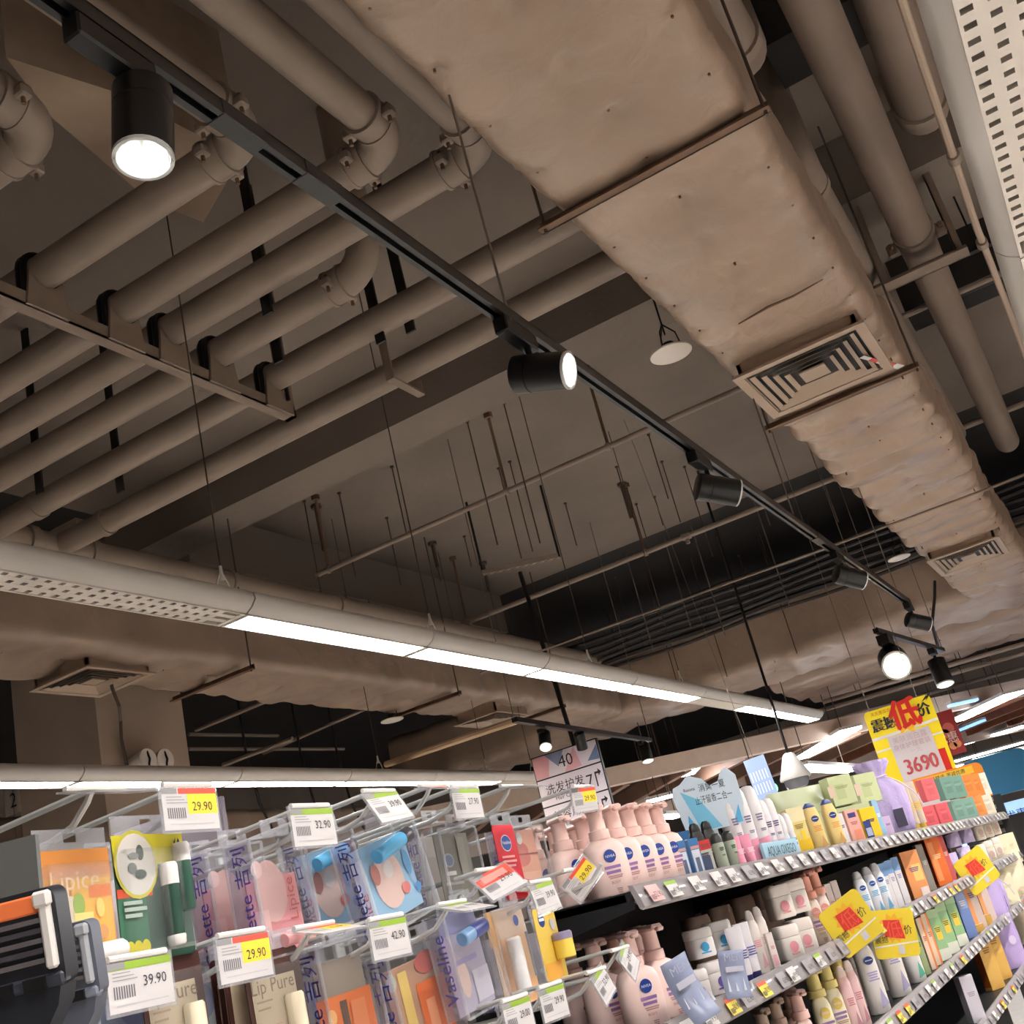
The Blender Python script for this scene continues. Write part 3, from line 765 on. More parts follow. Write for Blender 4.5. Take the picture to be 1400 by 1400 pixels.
ZT = H(TH)
yat = lambda px: at(*px, z=ZT).y
spot('nearest black spotlight shining straight down with bright lens', TX, at(168, 76, z=ZT).y, ZT, (-0.02, -0.12, -1), True, 0.95, lampw=30)
spot('second black spotlight on the track, lit lens turned sideways', TX, at(706, 455, z=ZT).y, ZT, (0.9, 0.05, -0.32), True, 1.0, lampw=30)
spot('third black spotlight on the track, below the sprinkler fitting', TX, at(958, 626, z=ZT).y, ZT, (0.8, 0.62, -0.36), True, 1.0, lampw=25)
spot('fourth black spotlight on the track, in front of the dark cables', TX, at(1146, 757, z=ZT).y, ZT, (0.72, 0.62, -0.42), True, 1.0, lampw=25)
spot('fifth black spotlight at the far end of the long track', TX, at(1240, 826, z=ZT).y, ZT, (0.78, 0.55, -0.42), True, 1.0, lampw=25)
# short far tracks
def track(label, p0, p1):
    t = thing('short_track', label, 'track', p0)
    MB().bar(p0, p1, 0.04, 0.035, M_BLACK).build('rail', t, world=True)
    MB().cyl(p0 + Z*0.01, (p0.x, p0.y, H(3.7)), 0.004, M_WIRE, n=5).build('wire', t, world=True)
    MB().cyl(p1 + Z*0.01, (p1.x, p1.y, H(3.7)), 0.004, M_WIRE, n=5).build('wire', t, world=True)
zz = H(1.45)
pa, pb = at(703, 984, z=zz), at(889, 1012, z=zz)
track('short black track above the hanging aisle sign', pa, pb)
q = at(739, 993, z=zz); spot('small lit spotlight glowing warm beside the aisle sign', q.x, q.y, zz - 0.02, (0.2, -0.6, -0.77), True, .95, m=M_LENSW, box=False, drop=.08)
q = at(789, 999, z=zz); spot('black spotlight half hidden behind the aisle sign pole', q.x, q.y, zz - 0.02, (-0.2, 0.4, -0.85), False, .9, box=False, drop=.05)
q = at(876, 1010, z=zz); spot('small black spotlight pointing down above the pink bottles', q.x, q.y, zz - 0.02, (0.1, -0.2, -0.97), True, 1.1, box=False, drop=.08)
zz = H(1.5)
pa, pb = at(1197, 862, z=zz), at(1289, 889, z=zz)
track('short black track beyond the far end of the long track', pa, pb)
q = at(1207, 866, z=zz); spot('glaring spotlight aimed at the camera above the yellow price sign', q.x, q.y, zz - 0.02, (0.18, -0.93, -0.3), True, 2.2, m=M_LENSW, box=False, drop=0.09)
q = at(1272, 884, z=zz); spot('small spotlight pointing down next to the glaring one', q.x, q.y, zz - 0.02, (0.05, -0.25, -0.95), True, 1.5, box=False)
t = MB(); t.tube([at(1278, 795, z=H(2.1)), at(1278, 815, z=H(1.95)), at(1274, 855, z=H(1.6)), at(1282, 882, z=zz)], 0.014, M_BLACKP, n=7)
tag(t.build('power_cable'), 'black power cable falling from the far diffuser', 'cable')
t = MB(); t.tube([at(528, 1045, z=H(1.62)), at(706, 985, z=H(1.5))], 0.028, mat('tan_conduit', (190, 160, 130), 0.5), n=9)
tag(t.build('tan_conduit'), 'tan conduit sloping up to the short black track', 'conduit')

# ------------------------------------------------------------------ hanging aisle sign
SY = 8.74
t = thing('aisle_sign', 'hanging aisle sign reading 40 with arrows on a black pole', 'sign', (-4.05, SY, 2.0))
def sp(px, py): 
    return at(px, py, y=SY)
tl, tr, bl, br = sp(731, 1035), sp(817, 1012), sp(747, 1140), sp(838, 1118)
x0, x1 = (tl.x + bl.x) / 2, (tr.x + br.x) / 2
ztop = (tl.z + tr.z) / 2; zbot = (bl.z + br.z) / 2
Wd = x1 - x0; Ht = ztop - zbot
MB().box((x0 - .01, SY, zbot - .02), (x1 + .01, SY + 0.03, ztop + .01), M_BLACKP).build('frame', t, world=True)
M_SW = mat('sign_white', (224, 214, 226), 0.5)
INK = C((40, 38, 44), 0.6)
rows = [(0.0, 0.30), (0.31, 0.66), (0.67, 1.0)]
for k, (a, b) in enumerate(rows):
    za, zb = ztop - a * Ht, ztop - b * Ht
    mb = MB(); yq = SY - 0.004
    mb.box((x0, yq, zb + .006), (x1, SY, za), M_SW)
    yq -= 0.002
    hgt = za - zb
    if k == 0:
        mb.quad([(x0, yq, zb + .006), (x0 + .5*Wd*.4, yq, zb + .006), (x0 + Wd*.28, yq, za), (x0, yq, za)], C((222, 160, 170)))
        mb.quad([(x0 + Wd*.2, yq - .0005, za), (x0 + Wd*.38, yq - .0005, zb + hgt*.35), (x0 + Wd*.5, yq - .0005, za)], C((130, 140, 175)))
        mb.quad([(x0 + Wd*.66, yq, za), (x0 + Wd*.72, yq, zb + hgt*.1), (x0 + Wd*.55, yq, zb + .006), (x0 + Wd*.45, yq, zb + .006)], C((226, 170, 182)))
        mb.quad([(x1, yq, zb + hgt*.15), (x1, yq, za - hgt*.2), (x1 - Wd*.18, yq, zb + hgt*.2)], C((110, 130, 170)))
        mb.text('40', (x0 + Wd*.5, yq - .001, zb + hgt*.28), X, Z, hgt*.75, INK)
    else:
        s = '洗发护发' if k == 1 else '美容用品'
        mb.text(s, (x0 + Wd*.4, yq, zb + hgt*.45), X, Z, hgt*.42, INK)
        mb.text('Hair Care' if k == 1 else 'Beauty', (x0 + Wd*.38, yq, zb + hgt*.15), X, Z, hgt*.22, INK)
        mb.text('7' if k == 1 else '3', (x0 + Wd*.78, yq, zb + hgt*.28), X, Z, hgt*.62, INK)
        ax = x0 + Wd*.87
        mb.quad([(ax, yq, zb + hgt*.2), (ax + .012, yq, zb + hgt*.2), (ax + .012, yq, zb + hgt*.72), (ax, yq, zb + hgt*.72)], INK)
        mb.quad([(ax, yq, zb + hgt*.66), (ax + .045, yq, zb + hgt*.66), (ax + .045, yq, zb + hgt*.74), (ax, yq, zb + hgt*.74)], INK)
        mb.quad([(ax + .035, yq, zb + hgt*.56), (ax + .062, yq, zb + hgt*.7), (ax + .035, yq, zb + hgt*.84)], INK)
    mb.build('panel', t, world=True)
px_ = at(784, 1018, y=SY).x
MB().cyl((px_, SY + 0.015, ztop), (px_ - 0.1, SY + 0.015, H(3.0)), 0.02, M_BLACK, n=10).build('pole', t, world=True)
# perforated channel the pole hangs from
pa, pb = at(661, 786, z=H(3.0)), at(765, 762, z=H(3.0))
t = thing('perforated_channel', 'short perforated steel channel carrying the sign pole', 'channel', pa)
mb = MB(); mb.bar(pa, pb, 0.045, 0.006, M_PIPE); mb.bar(pa + Vector((0, -.02, .02)), pb + Vector((0, -.02, .02)), 0.005, 0.04, M_PIPE); mb.build('channel', t, world=True)
for k in range(9):
    q = pa.lerp(pb, (k + 0.5) / 9); MB().box(q - Vector((.025, .006, .0045)), q + Vector((.025, .006, -.003)), M_BLACKP).build('slot', t, world=True)
for q in (pa, pb): MB().cyl(q, (q.x, q.y, H(3.7)), 0.012, M_BLACKP, n=6).build('hanger', t, world=True)

# ------------------------------------------------------------------ yellow price sign and other far signs
YS = 8.6
tl, tr = at(1179, 973, y=YS), at(1271, 951, y=YS)
x0, x1, ztop = tl.x, tr.x, (tl.z + tr.z) / 2
Wd = x1 - x0; zb = ztop - 0.62
t = thing('price_sign', 'big yellow hanging price sign with red characters above the shelf end', 'sign', ((x0 + x1)/2, YS, zb))
YEL = C((248, 222, 20), 0.45); RED = C((214, 36, 24), 0.45)
def rr(w, h, r, k=5):
    pts = []
    for cx, cy, s in ((w - r, h - r, 0), (r, h - r, pi/2), (r, r, pi), (w - r, r, 1.5*pi)):
        for i in range(k + 1): pts.append((cx + r*cos(s + pi/2*i/k), cy + r*sin(s + pi/2*i/k)))
    return pts
MB().prism(rr(Wd, ztop - zb, 0.035), (x0, YS, zb), X, Z, 0.008, YEL).build('board', t, world=True, smooth=0)
mb = MB(); yq = YS - 0.0095
WHT = C((232, 228, 226), 0.5)
h = ztop - zb
mb.quad([(x0, yq, zb + h*.655), (x1, yq, zb + h*.69), (x1, yq, zb + h*.72), (x0, yq, zb + h*.685)], WHT)
mb.quad([(x0, yq, zb + h*.52), (x1, yq, zb + h*.54), (x1, yq, zb + h*.56), (x0, yq, zb + h*.54)], WHT)
mb.quad([(x0 + Wd*.24, yq - .001, zb + h*.1), (x0 + Wd*.86, yq - .001, zb + h*.1), (x0 + Wd*.84, yq - .001, zb + h*.66), (x0 + Wd*.22, yq - .001, zb + h*.66)], C((214, 205, 208)))
mb.quad([(x0 + Wd*.8, yq - .0005, zb + h*.1), (x0 + Wd*.95, yq - .0005, zb + h*.1), (x0 + Wd*.95, yq - .0005, zb + h*.38), (x0 + Wd*.8, yq - .0005, zb + h*.38)], RED)
mb.build('print', t, world=True, smooth=0)
mb = MB(); yq = YS - 0.012
for k_, dx in enumerate((0, .004, -.004)):
    mb.text('震撼', (x0 + Wd*.24 + dx, yq - .0004*k_, zb + h*.76), X, Z, 0.1, INK, sx=.9)
mb.build('black_characters', t, world=True, smooth=0)
mb = MB()
for k_, dx in enumerate((0, .004, -.004)): mb.text('价', (x0 + Wd*.85 + dx, yq - .0004*k_, zb + h*.79), X, Z, 0.1, INK)
mb.build('black_characters', t, world=True, smooth=0)
MB().text('天天惠实在', (x0 + Wd*.25, yq, zb + h*.935), X, Z, 0.03, C((200, 120, 20))).build('small_characters', t, world=True, smooth=0)
mb = MB(); yq = YS - 0.014
star = []
for i in range(18):
    a = 2*pi*i/18; r = 0.125 if i % 2 == 0 else 0.085
    star.append((x0 + Wd*.57 + r*cos(a), yq + .0015, zb + h*.82 + r*.95*sin(a)))
mb.add([(x0 + Wd*.57, yq + .0015, zb + h*.82)] + star, [(0, i + 1, (i + 1) % 18 + 1) for i in range(18)], C((252, 196, 40)))
for k_, (dx, dz) in enumerate(((0, 0), (.008, 0), (-.008, 0), (0, .007), (0, -.007))):
    mb.text('低', (x0 + Wd*.57 + dx, yq - .0008 - .0004*k_, zb + h*.735 + dz), X, Z, 0.22, C((214, 36, 24)))
for dx, a in ((.86, .5), (.93, .9)):
    c = Vector((x0 + Wd*dx, yq, zb + h*.93)); dd = Vector((cos(a), 0, sin(a)))
    mb.quad([c, c + dd*.06 + Vector((-.008, 0, .008)), c + dd*.06 + Vector((.008, 0, -.004))], INK)
mb.build('red_character', t, world=True, smooth=0)
mb = MB(); yq = YS - 0.013
PK = C((196, 84, 88), 0.6)
mb.text('美肤润白露', (x0 + Wd*.53, yq, zb + h*.57), X, Z, 0.05, C((200, 170, 176))); mb.text('身体护理套装', (x0 + Wd*.53, yq, zb + h*.49), X, Z, 0.045, C((196, 164, 172))); mb.text('一元', (x0 + Wd*.56, yq, zb + h*.42), X, Z, 0.04, C((200, 176, 180)))

for k_, dx in enumerate((0, .004, -.004)): mb.text('3690', (x0 + Wd*.56 + dx, yq - .0004*k_, zb + h*.2), X, Z, 0.15, PK, sx=.8)
mb.build('price_digits', t, world=True, smooth=0)
for px in ((1187, 968), (1252, 950)):
    q = at(*px, y=YS); MB().cyl((q.x, YS + .004, ztop - .02), (q.x, YS + .004, H(3.7)), 0.003, M_WIRE, n=5).build('string', t, world=True)
# orange framed board behind the shelf end
YB = 8.3
a, b = at(1240, 1062, y=YB), at(1342, 1046, y=YB)
t = thing('display_board', 'orange framed white display board at the far shelf end', 'sign', ((a.x + b.x)/2, YB, 0))
for xx in (a.x + .1, b.x - .1): MB().cyl((xx, YB + .005, 0), (xx, YB + .005, 1.6), .012, M_STEEL, n=8).build('leg', t, world=True)
zt = (a.z + b.z)/2; wb = b.x - a.x
MB().prism(rr(wb, zt - 1.58, 0.04), (a.x, YB, 1.58), X, Z, 0.006, C((236, 140, 40), 0.5)).build('frame', t, world=True, smooth=0)
MB().prism(rr(wb - .06, zt - 1.69, 0.03), (a.x + .03, YB - .0062, 1.61), X, Z, 0.002, C((222, 208, 206), 0.5)).text('全场精选 满减优惠', (a.x + wb*.5, YB - .0095, zt - .045), X, Z, 0.032, INK).box((a.x + .06, YB - .009, zt - .06), (a.x + wb - .06, YB - .0065, zt - .012), C((244, 196, 60))).text('护肤', (a.x + wb*.8, YB - .009, zt - .16), X, Z, 0.035, C((205, 150, 160))).build('face', t, world=True, smooth=0)
# red sign beyond
YR = 13.0
t = thing('red_sign', 'dark red hanging banner behind the yellow price sign', 'sign', at(1300, 1000, y=YR))
pts = [at(*p, y=YR) for p in ((1281, 975), (1300, 968), (1322, 1020), (1303, 1030))]
x0_, x1_ = at(1277, 1000, y=YR).x, at(1312, 1000, y=YR).x; z0_, z1_ = at(1305, 1032, y=YR).z, at(1290, 972, y=YR).z
MB().box((x0_, YR, z0_), (x1_, YR + .02, z1_), C((150, 30, 28), 0.5)).build('banner', t, world=True)
MB().cyl(((x0_ + x1_)/2, YR + .01, z1_), ((x0_ + x1_)/2, YR + .01, H(2.2)), .004, M_WIRE, n=5).build('string', t, world=True)
mb = MB()
for cx, cz, r in ((.6, .6, .06), (.4, .5, .05), (.75, .22, .04), (.55, .2, .04)):
    mb.disc((x0_ + (x1_ - x0_)*cx, YR - .003, z0_ + (z1_ - z0_)*cz), X, Z, r, C((222, 140, 90) if r < .05 else (196, 90, 80)))
mb.text('优惠', (x0_ + (x1_-x0_)*.4, YR - .004, z0_ + (z1_-z0_)*.3), X, Z, .12, C((220, 190, 180)))
mb.build('print', t, world=True)
# pale blue hanging leaflet, exit sign, dome camera
yq = 8.2
p = at(1045, 1066, y=yq)
t = thing('hanging_leaflet', 'pale blue hanging leaflet with rows of white bars', 'leaflet', p)
MB().box((-.10, 0, -.21), (.06, .004, .17), C((150, 172, 214), .5)).build('sheet', t, smooth=0)
mb = MB()
for r_ in range(2):
    for c_ in range(6): mb.box((-.085 + c_*.023, -.002, -.05 + r_*.09 - .035), (-.078 + c_*.023, 0, -.05 + r_*.09 + .035), C((225, 230, 238)))
mb.build('bars', t, smooth=0); MB().cyl((-.02, .002, .17), (-.02, .002, H(3.7) - p.z), 0.002, M_WIRE, n=5).build('string', t)
t.rotation_euler = (0, radians(-4), 0)
yq = 14.0
p = at(1043, 1082, y=yq)
t = thing('exit_sign', 'green glowing exit sign on a dark box in the distance', 'sign', p)
MB().box((-.42, 0, -.17), (.3, .08, .13), M_BLACKP, .01).build('box', t)
GR = emit_mat('exit_green', (40, 240, 110), 2.0)
MB().text('出口', (-.24, -.003, -.08), X, Z, .2, GR).disc((.12, -.003, .0), X, Z, .075, GR).build('glyphs', t, smooth=0)
MB().box((-.46, -.02, -.24), (.34, .1, -.18), M_WHITE, .01).build('tray', t)
MB().cyl((-.06, .04, .13), (-.06, .04, H(3.7) - p.z), .008, M_ROD, n=5).build('hanger', t)
yq = 10.0
p = at(1083, 1048, y=yq)
t = thing('dome_camera', 'white bell-shaped dome camera hanging above the shelf', 'camera', p); t.scale = (1.05, 1.05, .85)
MB().lathe([(.03, .14), (.05, .12), (.085, .02), (.11, -.05), (.13, -.1), (.128, -.125)][::-1], M_WHITE, n=24).build('bell', t)
MB().lathe([(.03, -.235), (.075, -.215), (.1, -.17), (.105, -.125)], mat('dome_glass', (120, 122, 130), .1), n=24).build('dome', t)
MB().cyl((0, 0, .12), (0, 0, (H(3.7) - p.z) / .85), .012, M_BLACKP, n=8).build('stem', t)

# ------------------------------------------------------------------ diagonal fascia and the slatted zone behind
FH = 1.5
A_, B_ = at(826, 1076, z=H(FH)), at(1400, 950, z=H(FH))
dv = (B_ - A_).normalized(); nv = Vector((-dv.y, dv.x, 0))
A2, B2 = A_ - dv * 3.5, B_ + dv * 4
M_FAS = mat('fascia_paint', (222, 200, 184), 0.7, var=0.05)
f0, f1 = A2, B2
pts = [f0, f1, f1 + nv*.2, f0 + nv*.2]
mb = MB(); mb.add([(p.x, p.y, H(FH)) for p in pts] + [(p.x, p.y, H(1.72)) for p in pts], [(3,2,1,0), (4,5,6,7), (0,1,5,4), (1,2,6,5), (2,3,7,6), (3,0,4,7)], M_FAS)
struct('trim_6', mb, 'beige bulkhead fascia running diagonally across the far shop')
M_WOOD = mat('slat_wood', (150, 116, 96), 0.6, var=0.15, vscale=3)
Lf = (B2 - A2).length
for i in range(16):
    s = A2 + dv * (Lf * (i + .5) / 16) + nv * .2
    e = s + nv * 4.2
    tag(MB().bar(s + Z*.08, e + Z*.08, .1, .2, M_WOOD if i < 10 else mat('slat_wood_red', (142, 84, 56), .6, var=.15)).build('ceiling_slat'), '%s wooden ceiling slat behind the beige fascia' % ORD[i], 'slat', 'wooden slats behind the fascia')
s = A2 + nv*4.3; e = B2 + nv*4.3
struct('trim_7', MB().bar(s + Z*.02, e + Z*.02, .2, .3, M_FAS), 'beige beam closing the far ends of the slats')
M_LITB = emit_mat('lamp_lit_far', (250, 250, 255), 22.0)
M_BLUEL = emit_mat('lamp_blue', (90, 150, 255), 2.0)
def strip(label, a, b, za, zb, w, m, grp='far strip lamps'):
    p0, p1 = at(*a, z=H(za)), at(*b, z=H(zb))
    t = thing('strip_lamp', label, 'lamp', (p0 + p1) / 2, grp)
    MB().bar(p0, p1, w, .03, m).build('tube', t, world=True)
    MB().bar(p0 + Z*.035, p1 + Z*.035, w * 1.15, .04, M_LAMP).build('tray', t, world=True)
    for f in (.15, .85):
        q = p0.lerp(p1, f); MB().cyl(q + Z*.05, (q.x, q.y, H(3.7)), .006, M_ROD, n=5).build('hanger', t, world=True)
strip('white strip lamp set between the far wooden slats', (1098, 1036), (1164, 997), 1.5, 1.5, .28, M_LITB)
strip('white strip lamp lying level below the far slats', (1092, 1050), (1166, 1053), 1.1, 1.1, .22, M_LITB)
strip('white strip lamp behind the blue display card', (928, 1062), (938, 1050), 1.6, 1.6, .45, M_LITB)
strip('short far strip lamp just above the last pink pumps', (884, 1097), (919, 1088), 1.3, 1.3, .15, M_LITB)
strip('lowest far strip lamp between pink pumps and blue card', (903, 1117), (928, 1116), 1.0, 1.0, .15, M_LITB)
strip('thick white strip lamp at the right edge under the fascia', (1306, 986), (1388, 948), 1.45, 1.45, .3, M_LITB)
strip('white strip lamp second from the fascia at the right edge', (1318, 1017), (1400, 993), 1.4, 1.4, .2, M_LITB)
strip('white strip lamp third from the fascia at the right edge', (1306, 1041), (1400, 1015), 1.3, 1.3, .16, M_LITB)
strip('white strip lamp fourth from the fascia at the right edge', (1330, 1042), (1400, 1024), 1.2, 1.2, .14, M_LITB)
strip('lowest white strip lamp behind the orange framed board', (1300, 1050), (1345, 1040), 1.1, 1.1, .12, M_LITB)
strip('blue tinted strip lamp touching the red banner', (1298, 965), (1335, 957), 1.5, 1.5, .1, M_BLUEL)
strip('blue strip lamp under the thick white strip', (1308, 1000), (1345, 985), 1.45, 1.45, .08, M_BLUEL)
# blue kiosk far right
yk = 16.0
p = at(1375, 1062, y=yk)
t = thing('blue_kiosk', 'blue lit shop kiosk with white shirt emblem at right edge', 'kiosk', (p.x, yk, 0))
zk = p.z
MB().box((-1.0, 0, 0), (1.5, .6, zk - .75), C((26, 52, 84), .4)).build('counter', t)
MB().box((-.8, -.02, zk - .75), (1.5, .5, zk - .3), emit_mat('kiosk_cyan', (20, 150, 225), .8)).build('lit_panel', t)
MB().prism(rr(1.0, .5, .24), (-.55, -.05, zk - .2), X, Z, .1, C((30, 110, 150), .4)).build('emblem_board', t, smooth=0)
WE = emit_mat('kiosk_white', (235, 245, 255), 1.6)
MB().prism([(0, 0), (.22, 0), (.22, .22), (.32, .18), (.36, .28), (.24, .36), (-.02, .36), (-.14, .28), (-.1, .18), (0, .22)], (-.45, -.06, zk - .16), X, Z, .02, WE).build('shirt_emblem', t, smooth=0)
MB().text('优惠商城', (.1, -.03, zk - .52), X, Z, .14, C((10, 40, 80))).build('lettering', t, smooth=0)
# far low things behind the hanging packs
p = at(230, 1140, y=4.6); a, b = at(153, 1118, y=4.6), at(304, 1112, y=4.6)
t = thing('back_board', 'plain mauve-grey board seen behind the green lip card', 'board', ((a.x + b.x)/2, 4.6, 1.2))
MB().box((a.x, 4.6, 1.2), (b.x, 4.63, (a.z + b.z)/2), C((134, 122, 134), .6)).build('sheet', t, world=True)
for xx in (a.x + .05, b.x - .05): MB().cyl((xx, 4.615, 0), (xx, 4.615, 1.2), .012, M_STEEL, n=8).build('leg', t, world=True)
for i, px in enumerate(((198, 1040), (222, 1040))):
    p = at(*px, x=-6.05)
    t = thing('emergency_lamp', '%s round twin emergency lamp on the plastered column' % ('left' if i == 0 else 'right'), 'lamp', p, 'twin emergency lamps')
    MB().tube([(-.14, 0, 0), (0, 0, 0), (.035, 0, 0)], [.05, .075, .08], mat('emergency_reflector', (225, 218, 210), .3, metal=.1), n=20).build('reflector', t)
    mb = MB(); mb.tube([(.03, 0, -.06), (.05, 0, 0), (.03, 0, .06)], .008, M_BLACKP, n=6); mb.build('bulb_guard', t)
for i, (px, lb) in enumerate((((18, 1093), 'small white notice with a number near the left edge'), ((66, 1090), 'blank pale notice beside the numbered one'))):
    p = at(*px, y=6.0)
    tag(MB().box((p.x - .1, 6.0, p.z - .11), (p.x + .1, 6.005, p.z + .11), C((196, 186, 176))).text('2' if i == 0 else ' ', (p.x, 5.997, p.z - .06), X, Z, .16, INK).cyl((p.x, 6.0, p.z + .1), (p.x, 6.0, H(1.5)), .003, M_WIRE, n=5).build('notice'), lb, 'notice')
D5 = duct('rear_duct', 'wrapped duct low behind the far lamp row', 'y', 4.5, 11.5, -8.6, -7.6, H(1.25), H(1.8), 21.0, M_WRAP2, amp=.04, pin=.5, step=.12)
for i, px in enumerate(((345, 1100), (420, 1095), (470, 1090))):
    p = at(*px, x=-7.0)
    tag(MB().tube([(p.x, p.y, H(3.7)), (p.x, p.y + .02, H(2.2)), (p.x, p.y + .1, H(1.7)), (p.x, p.y + .3, H(1.3)), (p.x, p.y + .5, H(1.0))], .012, M_BLACKP, n=6).build('loose_cable'), '%s loose dark cable hanging below the low lamp row' % ORD[i], 'cable', 'loose cables behind the lamp row')
# thin far pipes in the dark opening under the side duct
for i, (a, b, zz) in enumerate((((268, 998), (365, 958), 2.4), ((258, 1024), (470, 1024), 2.6), ((305, 1046), (400, 1010), 2.0), ((258, 1004), (380, 1006), 2.8), ((360, 1030), (520, 960), 2.5))):
    p0, p1 = at(*a, z=H(zz)), at(*b, z=H(zz))
    tag(MB().tube([p0, p1], .02, M_PIPE, n=7).build('far_pipe'), '%s thin pipe in the dark opening beside the column' % ORD[i], 'pipe', 'thin pipes in the dark opening')

for i, (a, b, zz) in enumerate((((1120, 972), (1400, 893), 1.95), ((1135, 985), (1400, 912), 1.9), ((1125, 960), (1400, 880), 2.0), ((850, 1052), (1120, 985), 1.85))):
    p0, p1 = at(*a, z=H(zz)), at(*b, z=H(zz))
    t = thing('soffit_pipe', '%s thin brown pipe above the beige fascia' % ORD[i], 'pipe', p0, 'thin pipes above the fascia')
    MB().tube([p0, p1], .03, M_PIPE, n=8).build('run', t, world=True)
    for f in (.2, .7):
        q = p0.lerp(p1, f); MB().cyl(q, (q.x, q.y, H(3.7)), .006, M_ROD, n=5).build('hanger', t, world=True)
# ------------------------------------------------------------------ shelving
FX = -0.9
BAYS = [2.065, 3.36, 4.76, 6.19, 8.08]
LEVELS = [1.505, 1.262, 1.022, 0.775]
DK = 0.034
M_SHELF = mat('shelf_steel', (30, 31, 33), 0.45)
M_BACK = mat('shelf_back', (18, 19, 20), 0.6)
LVN = ['top shelf', 'second shelf', 'third shelf', 'lowest visible shelf']
PL = []
def price_label_mesh(kind):
    mb = MB()
    w, h = 0.03, 0.017
    base = C((214, 208, 206), .6) if kind != 1 else C((240, 214, 70), .6)
    mb.quad([(0, -w, -h), (0, w, -h), (0, w, h), (0, -w, h)], base)
    if kind == 2: mb.quad([(.0004, -w, h*.55), (.0004, w, h*.55), (.0004, w, h), (.0004, -w, h)], C((150, 190, 60), .6))
    if kind == 1: mb.quad([(.0004, -w, h*.5), (.0004, w, h*.5), (.0004, w, h), (.0004, -w, h)], C((226, 90, 60), .6))
    if kind == 3: mb.quad([(.0004, -w, -h), (.0004, w, -h), (.0004, w, h), (.0004, -w, h)], C((226, 172, 170), .6))
    for k in range(7): mb.quad([(.0006, -w*.9 + k*.003, -h*.8), (.0006, -w*.9 + k*.003 + .0016, -h*.8), (.0006, -w*.9 + k*.003 + .0016, -h*.2), (.0006, -w*.9 + k*.003, -h*.2)], C((90, 86, 90), .7))
    if kind == 4: mb = MB(); mb.quad([(0, -w, -h), (0, w, -h), (0, w, h), (0, -w, h)], C((158, 152, 154), .6))
    mb.text('%d.90' % (19 + 11 * kind), (.0006, w*.35, -h*.55), Y, Z, .017, C((70, 66, 72), .7))
    return mb
def shelf(level, bay):
    y0, y1 = BAYS[bay] + .003, BAYS[bay + 1] - .003
    z = LEVELS[level]
    t = thing('shelf', '%s, %s bay from the hanging packs' % (LVN[level], ORD[bay]), 'shelf', (-1.1, (y0 + y1)/2, z), 'steel shelves of the cosmetics aisle')
    MB().box((-1.3, y0, z + .014), (-.925, y1, z + DK), M_SHELF, .003).build('deck', t, world=True)
    for yy in (y0, y1 - .004):
        MB().prism([(-1.3, z - .05), (-1.12, z - .03), (-.915, z + .002), (-.915, z + DK), (-1.3, z + DK)], (0, yy + .004, 0), X, Z, .004, M_SHELF).build('side_bracket', t, world=True)
    mb = MB()
    prof = [(-.918, z + .045), (-.908, z + .043), (-.898, z + .018), (-.894, z + .001), (-.9, z - .003), (-.905, z + .0), (-.914, z + .03)]
    n = len(prof)
    mb.add([(a, yy, b) for yy in (y0, y1) for a, b in prof], [(i, (i+1) % n, n + (i+1) % n, n + i) for i in range(n)] + [tuple(range(n)), tuple(range(2*n-1, n-1, -1))], M_TRAY)
    rail = mb.build('price_rail', t, world=True, smooth=60)
    nl = 11
    rnd = random.Random(level * 10 + bay)
    for k in range(nl):
        kind = rnd.choice((0, 0, 4, 4, 4, 0, 2, 1) if level else (0, 4, 0, 4, 0, 2))
        if level == 0 and bay == 0 and k < 2: kind = 3 if k == 0 else 2
        if not PL:
            for q in range(5):
                o = price_label_mesh(q); PL.append(o)
        o = PL[kind]
        if isinstance(o, MB):
            ob = o.build('price_label', rail, smooth=0); PL[kind] = ob.data
        else:
            ob = bpy.data.objects.new('price_label', o); COL.objects.link(ob); ob.parent = rail
        yy = y0 + (y1 - y0) * (k + .35 + .3 * rnd.random()) / nl
        if level == 0 and bay == 0 and k < 2: yy = y0 + .06 + .1 * k
        ob.location = (-.8925 + 1.1, yy - (y0 + y1)/2, .022); ob.rotation_euler = (0, radians(-22), 0)
    return t
for lv in range(4):
    for b in range(4): shelf(lv, b)
for b in range(4):
    y0, y1 = BAYS[b] + .002, BAYS[b + 1] - .002
    t = thing('gondola_bay', 'black back panel and base of the %s shelving bay' % ORD[b], 'shelving', (-1.32, (y0 + y1)/2, 0), 'shelving bays')
    MB().box((-1.33, y0, .1), (-1.305, y1, 1.6), M_BACK).build('back_panel', t, world=True)
    MB().box((-1.33, y0, 0), (-.95, y1, .1), M_BACK, .004).build('plinth', t, world=True)
t = thing('slotted_upright', 'black slotted steel upright at the far end of the shelving', 'upright', (-1.1, 8.12, 0))
MB().box((-1.02, 8.1, 0), (-.9, 8.145, 1.66), M_SHELF).build('post', t, world=True)
for k in range(24):
    z = 1.66 - .05 * k; MB().box((-.975, 8.098, z - .034), (-.945, 8.101, z - .008), mat('slot_grey', (120, 118, 116), .6)).build('slot', t, world=True)  # slots drawn as thin grey blocks on the post face
# the next black rack beyond with pink bottles is at the frame edge
t = thing('far_rack', 'black rack with a pale end panel beyond the shelving', 'rack', (-.8, 8.9, 0))
MB().box((-1.3, 8.8, 0), (-.75, 8.84, 1.5), M_SHELF).build('end_panel', t, world=True)
MB().box((-1.3, 8.84, 1.5), (-.75, 9.6, 1.52), M_SHELF).build('deck', t, world=True)

